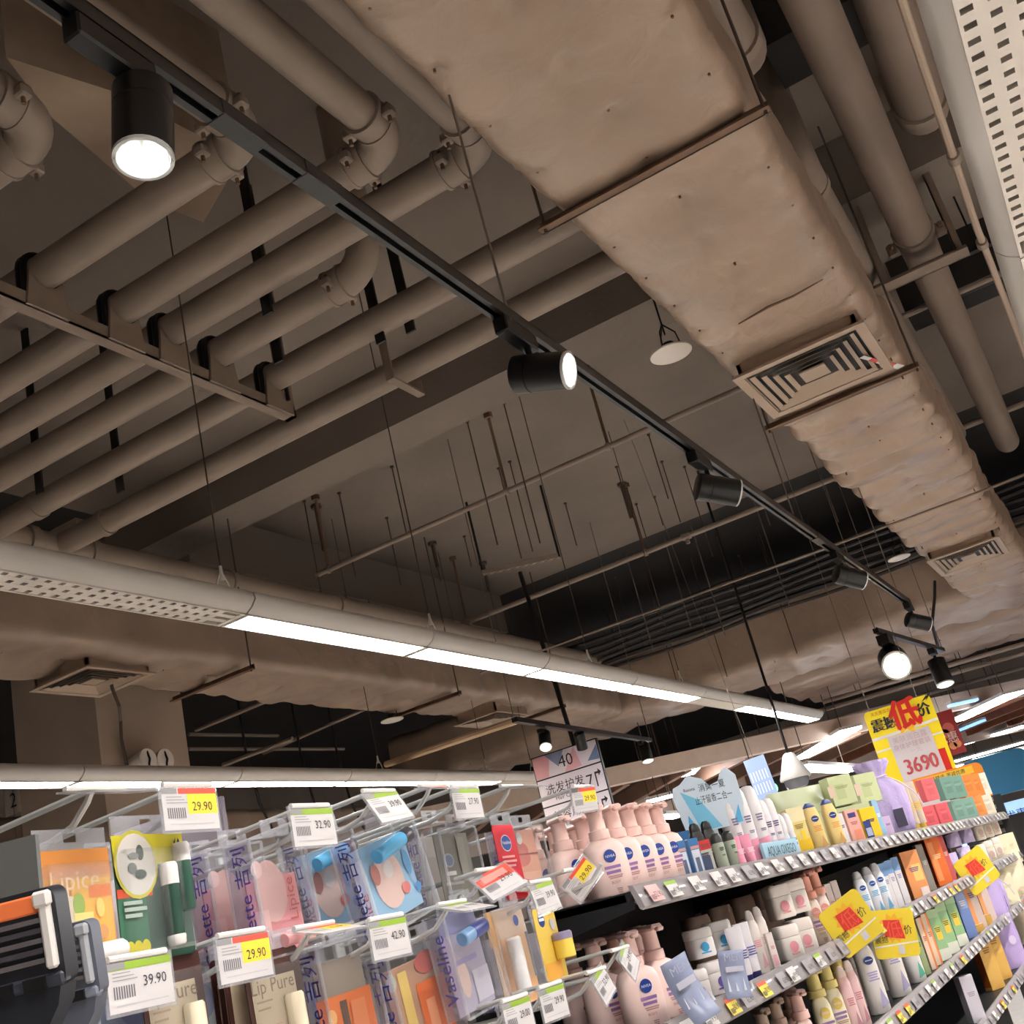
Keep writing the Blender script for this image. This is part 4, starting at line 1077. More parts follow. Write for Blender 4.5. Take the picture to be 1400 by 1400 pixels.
# ------------------------------------------------------------------ products
BLUE = C((30, 60, 150), .4); NAVY = C((34, 44, 92), .4)
def y_for(px, x, zc):
    lo, hi = 0.3, 12.0
    for _ in range(40):
        m = (lo + hi)/2; w = Vector((x, m, zc)) - CAM
        p = 700 + F_PX * w.dot(CR) / w.dot(CF)
        if p < px: lo = m
        else: hi = m
    return (lo + hi)/2
def stripes(mb, x, y0, z0, w, h, rows, m, n=None):
    for k in range(rows):
        z = z0 - k * h * 1.7
        l = w * (1 - .25 * ((k * 7) % 3) / 2)
        mb.quad([(x, y0 - l/2, z), (x, y0 + l/2, z), (x, y0 + l/2, z + h), (x, y0 - l/2, z + h)], m)
PROTO = {}
def pump_bottle(key, label, body=(246, 214, 206), cap=(243, 205, 196), h=.175, logo=(36, 64, 150), w=.044, d=.032):
    t = thing('pump_bottle', label, 'bottle')
    mB, mC = mat('bottle_%d_%d_%d' % body, body, .38, sub=.05), C(cap, .42)
    hb = h * .62
    MB().lathe([(.9, 0), (1.0, .004), (1.0, hb*.45), (.96, hb*.8), (.82, hb*.93), (.5, hb), (.42, hb + .003)], mB, n=28, sx=d, sy=w, power=2.5).build('body', t, smooth=50)
    bd = t.children[0]
    mb = MB()
    x = d * 1.01 + .0006; kk = h/.175
    mb.disc((x, 0, hb*.68), Y, Z, .0125*kk, C(logo, .4), n=20)
    mb.text('NIVEA', (x + .0005, 0, hb*.68 - .0025), Y, Z, .0072*kk, C((235, 235, 240)))
    stripes(mb, x, 0, hb*.46, .034*kk, .0055*kk, 2, C((150, 110, 170)))
    stripes(mb, x, .002, hb*.32, .03*kk, .002*kk, 2, C((190, 140, 140)))
    mb.text('BODY', (x, 0, hb*.2), Y, Z, .007*kk, C((180, 130, 130)))
    stripes(mb, x, .004, hb*.1, .012*kk, .002*kk, 3, C((190, 150, 150)))
    mb.build('label', [c for c in t.children if c.name.startswith('body')][0], smooth=0)
    p = MB()
    p.lathe([(.021*h/.175, hb), (.0215*h/.175, hb + .004), (.021*h/.175, hb + .018), (.0165*h/.175, hb + .02)], mC, n=18)
    k = h / .175
    p.lathe([(.017*k, hb + .02), (.0165*k, hb + .022), (.0155*k, h*.9), (.0175*k, h*.935)], mC, n=16)
    p.build('collar', t)
    q = MB(); q.box((-.024*k, -.014*k, h*.935), (.034*k, .014*k, h), mC, .004); q.box((.03*k, -.008*k, h*.915), (.045*k, .008*k, h*.965), mC, .003)
    q.build('pump_head', t)
    return t
def flip_bottle(key, label, body, cap, h=.17, w=.03, d=.018, logo=None, lines=(120, 120, 150), neck=.9, capf=.84):
    t = thing('lotion_bottle', label, 'bottle')
    mB, mC = mat('bottle_%d_%d_%d' % body, body, .38, sub=.05), C(cap, .35)
    MB().lathe([(.85, 0), (1, .004), (1, h*.5), (.95, h*.74), (neck*.8, h*capf)], mB, n=24, sx=d, sy=w, power=2.6).build('body', t, smooth=50)
    bd = t.children[0]
    MB().lathe([(neck*.82, h*capf), (neck*.84, h*(capf + .01)), (neck*.7, h*.95), (neck*.4, h)], mC, n=24, sx=d, sy=w, power=2.4).build('cap', t, smooth=50)
    mb = MB(); x = d*1.01 + .0006
    if logo:
        mb.disc((x, 0, h*.66), Y, Z, w*.5, C(logo, .4), n=18, ky=.7); stripes(mb, x + .0005, 0, h*.655, w*.7, h*.012, 1, C((220, 225, 235)))
    stripes(mb, x, 0, h*.5, w*1.1, h*.018, 4, C(lines, .6))
    mb.quad([(x, -w*.1, h*.06), (x, w*.75, h*.1), (x, w*.3, h*.32)], C(tuple(min(255, int(c*.8 + 40)) for c in lines), .6))
    mb.build('label', [c for c in t.children if c.name.startswith('body')][0], smooth=0)
    return t
def spray(key, label, body, cap, h=.18, r=.022, ink=(120, 110, 150), band=None):
    t = thing('spray_can', label, 'spray')
    mB = C(body, .35); mC = C(cap, .35)
    MB().lathe([(.92, 0), (1, .004), (1, h*.72), (.93, h*.75)], mB, n=24, sx=r, sy=r).build('body', t, smooth=50)
    MB().lathe([(.96, h*.745), (.95, h*.8), (.85, h*.92), (.6, h*.985), (.2, h)], mC, n=24, sx=r, sy=r).build('cap', t, smooth=60)
    mb = MB()
    if band:
        vs = []; fs = []
        for i in range(9):
            a = -1.2 + 2.4*i/8
            vs += [(r*1.012*cos(a), r*1.012*sin(a), .006), (r*1.012*cos(a), r*1.012*sin(a), h*(.30 + .04*i/8))]
        fs = [(2*i, 2*i+2, 2*i+3, 2*i+1) for i in range(8)]
        mb.add(vs, fs, C(band, .35))
    stripes(mb, r + .0012, 0, h*.6, r*.8, h*.02, 3, C(ink, .6)); stripes(mb, r + .0012, .002, h*.42, r*.6, h*.012, 2, C(ink, .6))
    mb.build('label', [c for c in t.children if c.name.startswith('body')][0], smooth=40)
    return t
def roll_on(key, label, body, cap, h=.11, r=.019, ink=(110, 170, 210)):
    t = thing('roll_on', label, 'deodorant')
    MB().lathe([(.85, 0), (1, .005), (1.02, h*.3), (.82, h*.52), (.8, h*.56)], C(body, .35), n=20, sx=r*.8, sy=r).build('body', t, smooth=60)
    MB().lathe([(.84, h*.55), (.9, h*.58), (.9, h*.75), (.74, h*.92), (.3, h)], C(cap, .35), n=20, sx=r*.85, sy=r).build('cap', t, smooth=60)
    mb = MB(); stripes(mb, r*.84 + .0004, 0, h*.36, r*1.1, h*.06, 2, C(ink, .6)); mb.build('label', [c for c in t.children if c.name.startswith('body')][0], smooth=0)
    return t
def box_pack(key, label, col, h=.16, w=.045, d=.03, art=None, ink=(90, 90, 110), txt=None, side=None):
    t = thing('carton', label, 'box')
    MB().box((-d, -w, 0), (d, w, h), C(col, .4), .0015).build('body', t)
    mb = MB(); x = d + .0006
    for (a, b, c_, e, cc) in (art or ()):
        mb.quad([(x, -w + 2*w*a, h*c_), (x, -w + 2*w*b, h*c_), (x, -w + 2*w*b, h*e), (x, -w + 2*w*a, h*e)], C(cc, .45))
        x += .0003
    stripes(mb, x, 0, h*.62, w*1.1, h*.02, 3, C(ink, .6))
    if txt: mb.text(txt, (x, 0, h*.78), Y, Z, w*.55, C(ink, .6))
    if side: mb.quad([(-d*.9, -w - .0006, h*.05), (d*.9, -w - .0006, h*.05), (d*.9, -w - .0006, h*.95), (-d*.9, -w - .0006, h*.95)], C(side, .4))
    mb.build('print', t.children[0], smooth=0)
    return t
def jar(key, label, col, lid, h=.06, r=.036, ink=(230, 140, 150), sq=3.2):
    t = thing('cream_jar', label, 'jar')
    MB().lathe([(.93, 0), (1, .004), (1, h*.62), (.97, h*.65)], C(col, .35), n=24, sx=r*.85, sy=r, power=sq).build('body', t, smooth=50)
    MB().lathe([(1.0, h*.66), (1.02, h*.68), (1.02, h*.93), (.92, h)], C(lid, .35), n=24, sx=r*.85, sy=r, power=sq).build('lid', t, smooth=50)
    mb = MB(); x = r*.85*1.02 + .0008
    mb.disc((x, 0, h*.36), Y, Z, h*.16, C(ink, .5), n=16); stripes(mb, x, 0, h*.14, r*.8, h*.05, 1, C(ink, .6)); mb.build('label', [c for c in t.children if c.name.startswith('body')][0], smooth=0)
    return t
def tube_pack(key, label, col, cap, h=.15, w=.024, ink=(80, 90, 150)):
    t = thing('cream_tube', label, 'tube')
    K = 8; vs = []; fs = []; n = 16
    for k in range(K + 1):
        f = k / K; z = h*.14 + (h*.86)*f; dd = .018*(1 - f) + .0012
        ww = w*(.82 + .18*f)
        for i in range(n):
            a = 2*pi*i/n; vs.append((dd*cos(a), ww*sin(a), z))
    fs = [(k*n+i, k*n+(i+1) % n, (k+1)*n+(i+1) % n, (k+1)*n+i) for k in range(K) for i in range(n)] + [tuple(range(n-1, -1, -1)), tuple(K*n+i for i in range(n))]
    MB().add(vs, fs, C(col, .35)).build('body', t, smooth=50)
    MB().lathe([(.016, 0), (.017, .003), (.017, h*.13), (.014, h*.142)], C(cap, .35), n=18).build('cap', t)
    mb = MB(); stripes(mb, .02, 0, h*.55, w*1.1, h*.025, 4, C(ink, .6)); mb.build('label', [c for c in t.children if c.name.startswith('body')][0], smooth=0)
    return t
def pouch(key, label, col, h=.15, w=.05, d=.022, ink=(110, 90, 150), seed=0):
    t = thing('pouch_pack', label, 'pouch')
    K, N = 10, 14; vs = []; fs = []
    for s in (1, -1):
        for k in range(K + 1):
            for i in range(N + 1):
                f, g = k/K, i/N
                bul = d * (1 - (2*g - 1)**4) * min(1, (1 - f)*2.2 + .06) * (1 if f > 0 else .9)
                nn = noise.noise(Vector((g*3.5 + seed, f*3.5, s*2.0))) * .012
                vs.append((s*(bul*(.75) + .0005 + abs(nn)*min(1, (1 - f)*3)), (g - .5)*2*w*(1 - .05*sin(f*pi)), h*f))
    M_ = (K+1)*(N+1)
    for s in range(2):
        for k in range(K):
            for i in range(N):
                a = s*M_ + k*(N+1) + i
                q = (a, a+1, a+N+2, a+N+1); fs.append(q if s == 0 else q[::-1])
    MB().add(vs, fs, C(col, .3)).build('body', t, smooth=70)
    mb = MB(); stripes(mb, d + .009, 0, h*.55, w*.9, h*.04, 2, C(ink, .6)); mb.disc((d + .009, 0, h*.3), Y, Z, w*.25, C(ink, .5)); mb.build('label', [c for c in t.children if c.name.startswith('body')][0], smooth=0)
    return t
def gift_bag(key, label, h=.26, w=.085, col=(178, 160, 206)):
    t = thing('drawstring_bag', label, 'bag')
    prof = [(.8, 0), (1.0, .02), (1.05, h*.35), (.95, h*.6), (.55, h*.74), (.4, h*.78), (.55, h*.86), (.75, h*.95), (.7, h)]
    n = 36; vs = []; fs = []
    for k, (r, z) in enumerate(prof):
        for i in range(n):
            a = 2*pi*i/n; fold = 1 + (.12 if k >= 3 else .05)*sin(a*9 + k) + .05*noise.noise(Vector((cos(a)*2, sin(a)*2, z*12)))
            vs.append((w*.62*r*fold*cos(a), w*r*fold*sin(a), z))
    L = len(prof) - 1
    fs = [(k*n+i, k*n+(i+1) % n, (k+1)*n+(i+1) % n, (k+1)*n+i) for k in range(L) for i in range(n)] + [tuple(range(n-1, -1, -1)), tuple(L*n+i for i in range(n))]
    MB().add(vs, fs, mat('bag_cloth_%d' % col[0], col, .6, bump=.2, bscale=40)).build('sack', t, smooth=70)
    MB().tube([(w*.42*cos(a)*.62/.62, w*.45*sin(a), h*.78 + .002*sin(3*a)) for a in [2*pi*i/16 for i in range(17)]], .0035, C((222, 208, 230)), n=6).tube([(w*.3, w*.2, h*.78), (w*.7, w*.5, h*.66), (w*.75, w*1.0, h*.48), (w*.8, w*1.15, h*.3)], .003, C((226, 214, 232)), n=6).build('cord', t)
    mb = MB(); mb.box((w*.66, -.02, h*.1), (w*.67, .03, h*.33), C((52, 46, 70), .4)); mb.build('tag_card', t)
    return t
def put(builder, key, label, px, x, lv, n=1, dpx=None, group=None, dz=0.0, rot=0.0, lab=None, h=None, ystep=None, rots=None, **kw):
    """place n copies along the shelf; first one is built, the rest are copies of it"""
    hh = kw.get('h', h or .16)
    if h: kw['h'] = h
    deck = LEVELS[lv] + DK + .0005 + dz
    out = []
    y = y_for(px, x, deck + hh*.5)
    for k in range(n):
        lb = label if n == 1 else label.replace('#', ORD[k])
        if k == 0:
            if key in PROTO: t = dup(PROTO[key], label=lb, group=group)
            else:
                t = builder(key, lb, **kw); PROTO[key] = t
                if group: t['group'] = group
        else:
            t = dup(PROTO[key], label=lb, group=group)
        t.location = (x, y + (ystep or 0) * k, deck)
        t.rotation_euler = (0, 0, radians((rots[k] if rots else rot) + random.uniform(-3, 3)))
        out.append(t)
    return out
def put2(builder, key, label, pxs, wpx, hpx, x, lv, rot=-42, dz=0.0, group=None, kind='box', xs=None, **kw):
    """products turned towards the customer; pxs: where each stands along the shelf, wpx/hpx its size in the photo"""
    deck = LEVELS[lv] + DK + .0006
    for k, px in enumerate(pxs):
        xx = xs[k] if xs else x
        h0 = .16
        for _ in range(3):
            y = y_for(px, xx, deck + h0*.5 + dz)
            y = min(y, 8.0)
            dep = (Vector((xx, y, deck)) - CAM).dot(CF)
            h0 = hpx * dep / F_PX
        W = wpx * dep / F_PX
        lb = label.replace('#', ORD[k])
        if k == 0 and key not in PROTO:
            if kind == 'box': t = builder(key, lb, h=h0, w=W*.43, d=W*.25, **kw)
            elif kind == 'round': t = builder(key, lb, h=h0, r=W*.5, **kw)
            elif kind == 'jar': t = builder(key, lb, h=h0, r=W*.5, **kw)
            elif kind == 'tube': t = builder(key, lb, h=h0, w=W*.5, **kw)
            elif kind == 'bag': t = builder(key, lb, h=h0, w=W*.46, **kw)
            else: t = builder(key, lb, h=h0, w=W*.48, d=W*.27, **kw)
            PROTO[key] = t; t['_h'] = h0
        else:
            t = dup(PROTO[key], label=lb)
            sc = h0 / PROTO[key]['_h']; t.scale = (sc, sc, sc)
        if group: t['group'] = group
        t.location = (xx, y, deck + dz)
        t.rotation_euler = (0, 0, radians(rot + random.uniform(-4, 4)))
# ---- top shelf
G = 'pink pump bottles on the top shelf'
put(pump_bottle, 'pinkA', '# pink pump bottle of the front row on the top shelf', 826, -.985, 0, 5, group=G, ystep=.082, rots=(-46, -42, -38, -36, -36))
put(pump_bottle, 'pinkA', '# pink pump bottle of the middle row on the top shelf', 776, -1.075, 0, 4, group=G, ystep=.11, rot=-30)
put(pump_bottle, 'pinkA', '# pink pump bottle of the back row on the top shelf', 737, -1.165, 0, 4, group=G, ystep=.11, rot=-30)
put(pump_bottle, 'pinkA', '# pink pump bottle against the back panel of the top shelf', 708, -1.25, 0, 4, group=G, ystep=.11, rot=-30)
G = 'blue cartons on the top shelf'
put2(box_pack, 'bluebox', '# small blue and white carton right of the pink pumps', (933, 951), 19, 52, -.955, 0, group=G, col=(60, 120, 178), art=((.12, .88, .06, .7, (216, 222, 232)), (.3, .7, .08, .5, (96, 112, 140)), (.1, .9, .72, .8, (206, 160, 160))), ink=(225, 230, 240))
put2(box_pack, 'bluebox2', '# plain blue carton behind the small blue cartons', (924, 942), 20, 66, -1.06, 0, group=G, col=(52, 112, 172), ink=(150, 190, 220))
put2(flip_bottle, 'darkA', '# black capped bottle under the blue display card', (957, 973, 987), 23, 72, -1.0, 0, kind='b', group='dark bottles on the top shelf', body=(44, 40, 40), cap=(14, 14, 15), lines=(200, 190, 180))
put2(box_pack, 'redtag', '# small carton with a red band before the dark bottles', (962,), 28, 46, -.945, 0, col=(186, 186, 178), art=((0, 1, .72, 1, (206, 52, 46)), (.2, .8, .12, .55, (70, 80, 110))), ink=(70, 70, 76), txt='不加钱')
put2(spray, 'greenspray', '# clear green tinted spray before the dark bottles', (984, 1000), 17, 52, -.945, 0, kind='round', group='green tinted sprays', body=(170, 180, 160), cap=(60, 62, 58), ink=(40, 70, 50))
put2(tube_pack, 'pinktube', '# pink tube at the foot of the tall white sprays', (1008, 1022), 19, 42, -.935, 0, kind='tube', group='pink tubes', col=(240, 150, 178), cap=(236, 160, 186), ink=(250, 220, 230))
put2(spray, 'whitespray', '# tall white spray right of the blue display card', (1001, 1018, 1034), 27, 106, -.965, 0, kind='round', group='tall white sprays', body=(230, 224, 226), cap=(238, 232, 232), band=(240, 160, 184), ink=(130, 120, 150))
put2(spray, 'dovespray', '# shorter white spray with pink flower print', (1048, 1058), 22, 84, -.955, 0, kind='round', group='short white sprays', body=(230, 222, 226), cap=(236, 230, 230), band=(236, 196, 208), ink=(90, 80, 120))
put2(roll_on, 'rollA', '# white roll-on bottle left of the yellow carton', (1064, 1072, 1080), 17, 60, -.96, 0, kind='round', group='white roll-ons', body=(222, 224, 232), cap=(236, 232, 232), ink=(130, 180, 214))
put2(roll_on, 'rollA', '# white roll-on bottle of the back row by the yellow carton', (1054, 1063), 17, 66, -1.04, 0, kind='round', group='white roll-ons')
put2(box_pack, 'yellowbox', '# tall yellow and cream carton on the top shelf', (1090,), 31, 64, -.965, 0, col=(238, 216, 140), art=((0, 1, 0, .32, (246, 200, 26)), (0, .3, .3, .42, (246, 206, 40)), (.5, .75, .3, .5, (248, 212, 50)), (0, 1, .7, 1, (240, 226, 178))), ink=(170, 140, 60))
put2(box_pack, 'creamsmall', '# small cream carton behind the tall yellow one', (1076,), 22, 56, -1.05, 0, col=(230, 224, 180), ink=(170, 160, 110))
put2(flip_bottle, 'vasA', '# yellow lotion bottle with dark blue cap on the top shelf', (1114, 1138), 25, 66, -.955, 0, kind='b', group='yellow lotion bottles', body=(240, 210, 136), cap=(58, 74, 132), logo=(30, 56, 130), lines=(226, 160, 80), capf=.9)
put2(box_pack, 'whitebox', '# slim white carton right of the yellow lotion bottles', (1152,), 13, 44, -.95, 0, col=(232, 226, 228), ink=(110, 90, 150))
put2(box_pack, 'pinkbox', '# small pink carton with a dark oval on the top shelf', (1166,), 24, 46, -.95, 0, col=(242, 178, 164), art=((.2, .8, .76, .9, (70, 60, 130)), (.3, .9, .1, .4, (240, 150, 120))), ink=(190, 110, 110))
put2(box_pack, 'yelblue', '# yellow carton with a blue panel behind the shelf label', (1187,), 30, 44, -.95, 0, col=(244, 200, 30), art=((0, .45, .1, .62, (40, 60, 130)), (.05, .4, .16, .4, (180, 190, 220))), ink=(60, 60, 120))
put2(box_pack, 'greenbox', '# pale green carton of the lower layer behind the yellow bottles', (1136, 1156, 1178), 40, 52, -1.06, 0, group='pale green cartons', col=(190, 198, 152), art=((.3, .7, .55, .85, (206, 178, 158)),), ink=(120, 130, 90))
put2(box_pack, 'greenbox2', '# pale green carton of the upper layer behind the yellow bottles', (1146, 1180), 44, 40, -1.06, 0, dz=.152, group='pale green cartons', col=(200, 208, 160), art=((.2, .6, .2, .7, (186, 196, 144)), (-.1, .15, .3, .7, (216, 190, 172))), ink=(150, 156, 110))
put2(pouch, 'greenlong', '# long pale green soft pack lying behind the roll-ons', (1100,), 110, 92, -1.2, 0, rot=-30, kind='b', col=(186, 192, 150), ink=(176, 182, 140))
put2(gift_bag, 'bagA', '# lilac drawstring gift bag standing on the top shelf', (1206,), 78, 104, -1.03, 0, kind='bag')
put2(box_pack, 'skyblue', '# narrow sky blue carton before the lilac gift bag', (1201,), 11, 52, -.945, 0, col=(150, 190, 222), ink=(240, 240, 250))
put2(box_pack, 'lilacbox', '# small lilac carton at the foot of the lilac gift bag', (1213,), 15, 28, -.945, 0, col=(206, 180, 214), ink=(120, 90, 150))
put2(tube_pack, 'cleartube', '# wrapped tube standing right of the lilac gift bag', (1243, 1252), 18, 66, -.96, 0, kind='tube', group='wrapped tubes', col=(198, 178, 160), cap=(230, 190, 70), ink=(230, 190, 80))
CUB = [((1268, 1287), 0, (226, 92, 100), 'coral red'), ((1268,), 1, (230, 100, 106), 'coral red'), ((1308, 1322), 0, (124, 160, 146), 'sage green'), ((1293, 1306), 1, (110, 148, 134), 'sage green'), ((1334,), 0, (230, 140, 70), 'orange'), ((1320, 1330), 1, (226, 128, 54), 'orange'), ((1346,), 0, (216, 206, 186), 'cream'), ((1339,), 1, (222, 212, 194), 'cream')]
for i, (pxs, up, c, nm) in enumerate(CUB):
    put2(box_pack, 'cube%d' % i, '# ' + nm + ' cube carton in the %s layer at the far shelf end' % ('upper' if up else 'lower'), pxs, 26, 30, -.985, 0, dz=.128*up, group='cube cartons at the far end', col=c, art=((.25, .75, .25, .75, tuple(int(q*.92) for q in c)),), ink=tuple(min(255, q + 25) for q in c))
# ---- second shelf
G = 'pink pump bottles on the second shelf'
put(pump_bottle, 'pinkA', '# pink pump bottle of the front row on the second shelf', 872, -.985, 1, 2, group=G, ystep=.11, rots=(-42, -26))
put(pump_bottle, 'pinkA', '# pink pump bottle of the middle row on the second shelf', 824, -1.075, 1, 3, group=G, ystep=.11, rot=-30)
put(pump_bottle, 'pinkA', '# pink pump bottle of the back row on the second shelf', 790, -1.165, 1, 4, group=G, ystep=.11, rot=-30)
put2(jar, 'tubA', '# big white tub of the lower layer beside the pink pumps', (950, 978), 40, 42, -.985, 1, kind='jar', group='white tubs', col=(232, 222, 218), lid=(238, 230, 226), ink=(100, 80, 160))
put2(jar, 'tubB', '# big white tub of the upper layer beside the pink pumps', (956, 982), 38, 38, -1.0, 1, dz=.078, kind='jar', group='white tubs', col=(234, 230, 228), lid=(236, 230, 226), ink=(60, 160, 210))
put2(tube_pack, 'silver', '# silver and white tube in the clear divider', (1011, 1022), 26, 74, -.955, 1, kind='tube', group='silver tubes', col=(214, 208, 214), cap=(44, 42, 96), ink=(90, 90, 150))
put2(flip_bottle, 'oval', '# slim white oval bottle beside the square jars', (1033, 1044), 20, 82, -.975, 1, kind='b', group='slim oval bottles', body=(234, 222, 216), cap=(236, 224, 218), lines=(236, 160, 170))
put2(box_pack, 'slimpink', '# slim white and pink carton standing before the square jars', (1056,), 13, 48, -.945, 1, col=(234, 220, 214), art=((.2, .8, .1, .4, (240, 180, 190)),), ink=(220, 150, 160))
put2(jar, 'sqA', '# white square jar of the lower layer on the second shelf', (1076, 1095), 34, 44, -.975, 1, kind='jar', group='square cream jars', col=(232, 222, 214), lid=(236, 224, 216), ink=(230, 150, 160), sq=5)
put2(jar, 'sqA', '# white square jar of the upper layer on the second shelf', (1064, 1084), 34, 44, -.985, 1, dz=.0985, kind='jar', group='square cream jars')
put2(jar, 'backjar', '# tan lidded jar in the shadow behind the white tubs', (960, 990, 1020, 1050), 40, 84, -1.16, 1, kind='jar', group='tan jars', col=(170, 140, 122), lid=(150, 124, 108), ink=(150, 124, 108))
put2(pump_bottle, 'peach', '# peach pump bottle right of the square jars', (1110, 1122), 26, 96, -.98, 1, kind='b', group='peach pumps', body=(238, 220, 210), cap=(238, 170, 150), logo=(230, 150, 140))
put2(box_pack, 'slimwhite', '# slim white carton behind the first yellow price card', (1130, 1139, 1148), 13, 66, -1.0, 1, group='slim white cartons', col=(238, 220, 216), ink=(220, 150, 160))
put2(flip_bottle, 'whiteblue', '# white bottle with clear ridged cap and blue ovals', (1180, 1193, 1204), 21, 66, -.97, 1, kind='b', group='white blue-oval bottles', body=(226, 228, 234), cap=(196, 196, 196), logo=(30, 70, 150), lines=(90, 170, 214))
put2(box_pack, 'bluewhite', '# white carton with blue head on the second shelf', (1213, 1221, 1230), 13, 62, -.965, 1, group='blue-headed cartons', col=(228, 222, 224), art=((0, 1, .72, 1, (120, 160, 210)),), ink=(150, 150, 180))
put2(box_pack, 'orangeA', '# orange carton with yellow flower on the second shelf', (1247,), 33, 62, -.965, 1, col=(240, 156, 96), art=((.4, .9, .35, .7, (246, 206, 120)), (.5, .95, .02, .2, (240, 220, 214))), ink=(120, 90, 140))
put2(box_pack, 'greyslim', '# slim grey and clear pack between the orange cartons', (1264,), 14, 62, -.98, 1, col=(150, 140, 132), ink=(200, 196, 190))
put2(box_pack, 'orangeB', '# deep orange carton beside the lilac pouches', (1279,), 28, 64, -.975, 1, col=(232, 112, 46), art=((.1, .45, .1, .9, (240, 150, 90)),), ink=(244, 200, 150), side=(170, 60, 30))
put2(box_pack, 'redslim', '# slim red carton touching the lilac pouches', (1293,), 12, 60, -.975, 1, col=(206, 90, 90), ink=(236, 190, 180))
put2(pouch, 'lilacP', '# lilac pouch of the lower layer on the second shelf', (1304, 1322), 24, 34, -.97, 1, kind='b', group='lilac pouches', col=(196, 178, 218), ink=(216, 204, 230))
put2(pouch, 'lilacP', '# lilac pouch of the upper layer on the second shelf', (1300, 1318), 24, 34, -.985, 1, dz=.135, kind='b', group='lilac pouches')
put2(jar, 'creamjar', '# cream jar of the lower layer at the far end of the second shelf', (1340, 1350, 1360), 18, 28, -.975, 1, kind='jar', group='cream jars at far end', col=(226, 214, 196), lid=(232, 220, 206), ink=(200, 170, 160), sq=4)
put2(jar, 'creamjar', '# cream jar stacked higher at the far end of the second shelf', (1334, 1345, 1355), 18, 28, -.985, 1, dz=.128, kind='jar', group='cream jars at far end')
# ---- third shelf
put2(pump_bottle, 'tan', '# tan capped pump bottle low on the third shelf', (1052, 1070, 1088), 32, 100, -1.0, 2, kind='b', group='tan pumps', body=(206, 176, 160), cap=(176, 150, 132), logo=(200, 160, 150))
put2(pump_bottle, 'pale', '# pale pink pump bottle between tan and yellow ones', (1100,), 30, 100, -.96, 2, kind='b', body=(236, 206, 198), cap=(232, 190, 180), logo=(230, 150, 150))
put2(pump_bottle, 'yellowP', '# yellow capped pump bottle on the third shelf', (1122, 1138, 1153), 30, 104, -.985, 2, kind='b', group='yellow pumps', body=(240, 230, 196), cap=(234, 214, 136), logo=(224, 190, 90))
put2(flip_bottle, 'pinkthin', '# slim pink bottle right of the yellow pumps', (1160, 1170), 20, 86, -.955, 2, kind='b', group='slim pink bottles', body=(236, 196, 196), cap=(238, 216, 210), lines=(200, 130, 140))
put2(flip_bottle, 'bigwhite', '# tall white bottle with blue oval on the third shelf', (1188, 1216), 32, 104, -.955, 2, kind='b', group='tall white bottles', body=(230, 224, 220), cap=(210, 204, 200), logo=(34, 60, 130), lines=(170, 160, 206))
put2(flip_bottle, 'bigwhite', '# tall white bottle of the back row under the price cards', (1172, 1200, 1226), 32, 98, -1.05, 2, kind='b', group='tall white bottles')
put2(flip_bottle, 'greenmark', '# white bottle with small green print left of slim cartons', (1242,), 26, 84, -.955, 2, kind='b', body=(226, 222, 220), cap=(60, 60, 62), logo=(34, 60, 130), lines=(60, 170, 140))
put2(box_pack, 'greenslim', '# slim dark green carton beside the orange striped ones', (1257,), 12, 66, -.955, 2, col=(150, 166, 120), ink=(60, 90, 50), side=(50, 70, 40))
put2(box_pack, 'orstripe', '# slim cream carton with orange edge on the third shelf', (1265, 1272), 12, 68, -.955, 2, group='slim cream cartons', col=(236, 206, 180), art=((.7, 1, 0, 1, (240, 140, 80)),), ink=(190, 120, 90))
put2(box_pack, 'greenY', '# green carton with yellow fruit on the third shelf', (1281, 1292, 1304), 20, 66, -.955, 2, group='green fruit cartons', col=(150, 190, 140), art=((0, 1, .0, .22, (226, 226, 210)), (.25, .8, .4, .66, (240, 200, 70)), (0, 1, .84, 1, (176, 206, 160))), ink=(70, 120, 60), side=(40, 110, 60))
put2(box_pack, 'blueB', '# blue carton right of the green fruit cartons', (1315,), 20, 76, -.955, 2, col=(110, 134, 190), art=((.1, .9, .5, .9, (150, 164, 206)),), ink=(226, 230, 240), side=(40, 70, 140))
put2(box_pack, 'mixB', '# orange and grey floral carton by the lilac cloth bag', (1326, 1339), 24, 78, -.955, 2, group='floral cartons', col=(206, 184, 176), art=((0, .35, 0, .9, (236, 160, 100)), (.1, 1, .85, 1, (160, 160, 190))), ink=(120, 110, 140))
put2(gift_bag, 'bagB', '# lilac cloth bag with white cord hanging over the third rail', (1354,), 44, 62, -.97, 2, kind='bag', col=(176, 156, 208))
put2(box_pack, 'creamC', '# cream block carton at the far end of the third shelf', (1373, 1385), 32, 40, -.965, 2, group='cream block cartons', col=(226, 216, 184), ink=(200, 190, 160))
put2(box_pack, 'creamC', '# cream block carton stacked at the far end of the third shelf', (1367, 1379), 32, 40, -.965, 2, dz=.18, group='cream block cartons')
# ---- lowest visible shelf
put2(box_pack, 'lowgrey', '# lavender-grey carton on the lowest shelf', (1326,), 26, 60, -.935, 3, col=(196, 190, 200), ink=(150, 140, 160))
put2(box_pack, 'lowor', '# amber carton on the lowest shelf', (1346, 1356), 28, 84, -.97, 3, group='amber cartons', col=(216, 168, 84), ink=(150, 100, 40), side=(190, 90, 36))
put2(pouch, 'lilacLow', '# tall lilac soft pack on the lowest shelf', (1366,), 48, 118, -.955, 3, kind='b', col=(182, 160, 210), ink=(210, 196, 226))
put2(pouch, 'creamLow', '# cream crinkled pack at the lower right corner', (1394,), 56, 120, -.955, 3, kind='b', col=(224, 210, 182), ink=(206, 190, 158), seed=4)
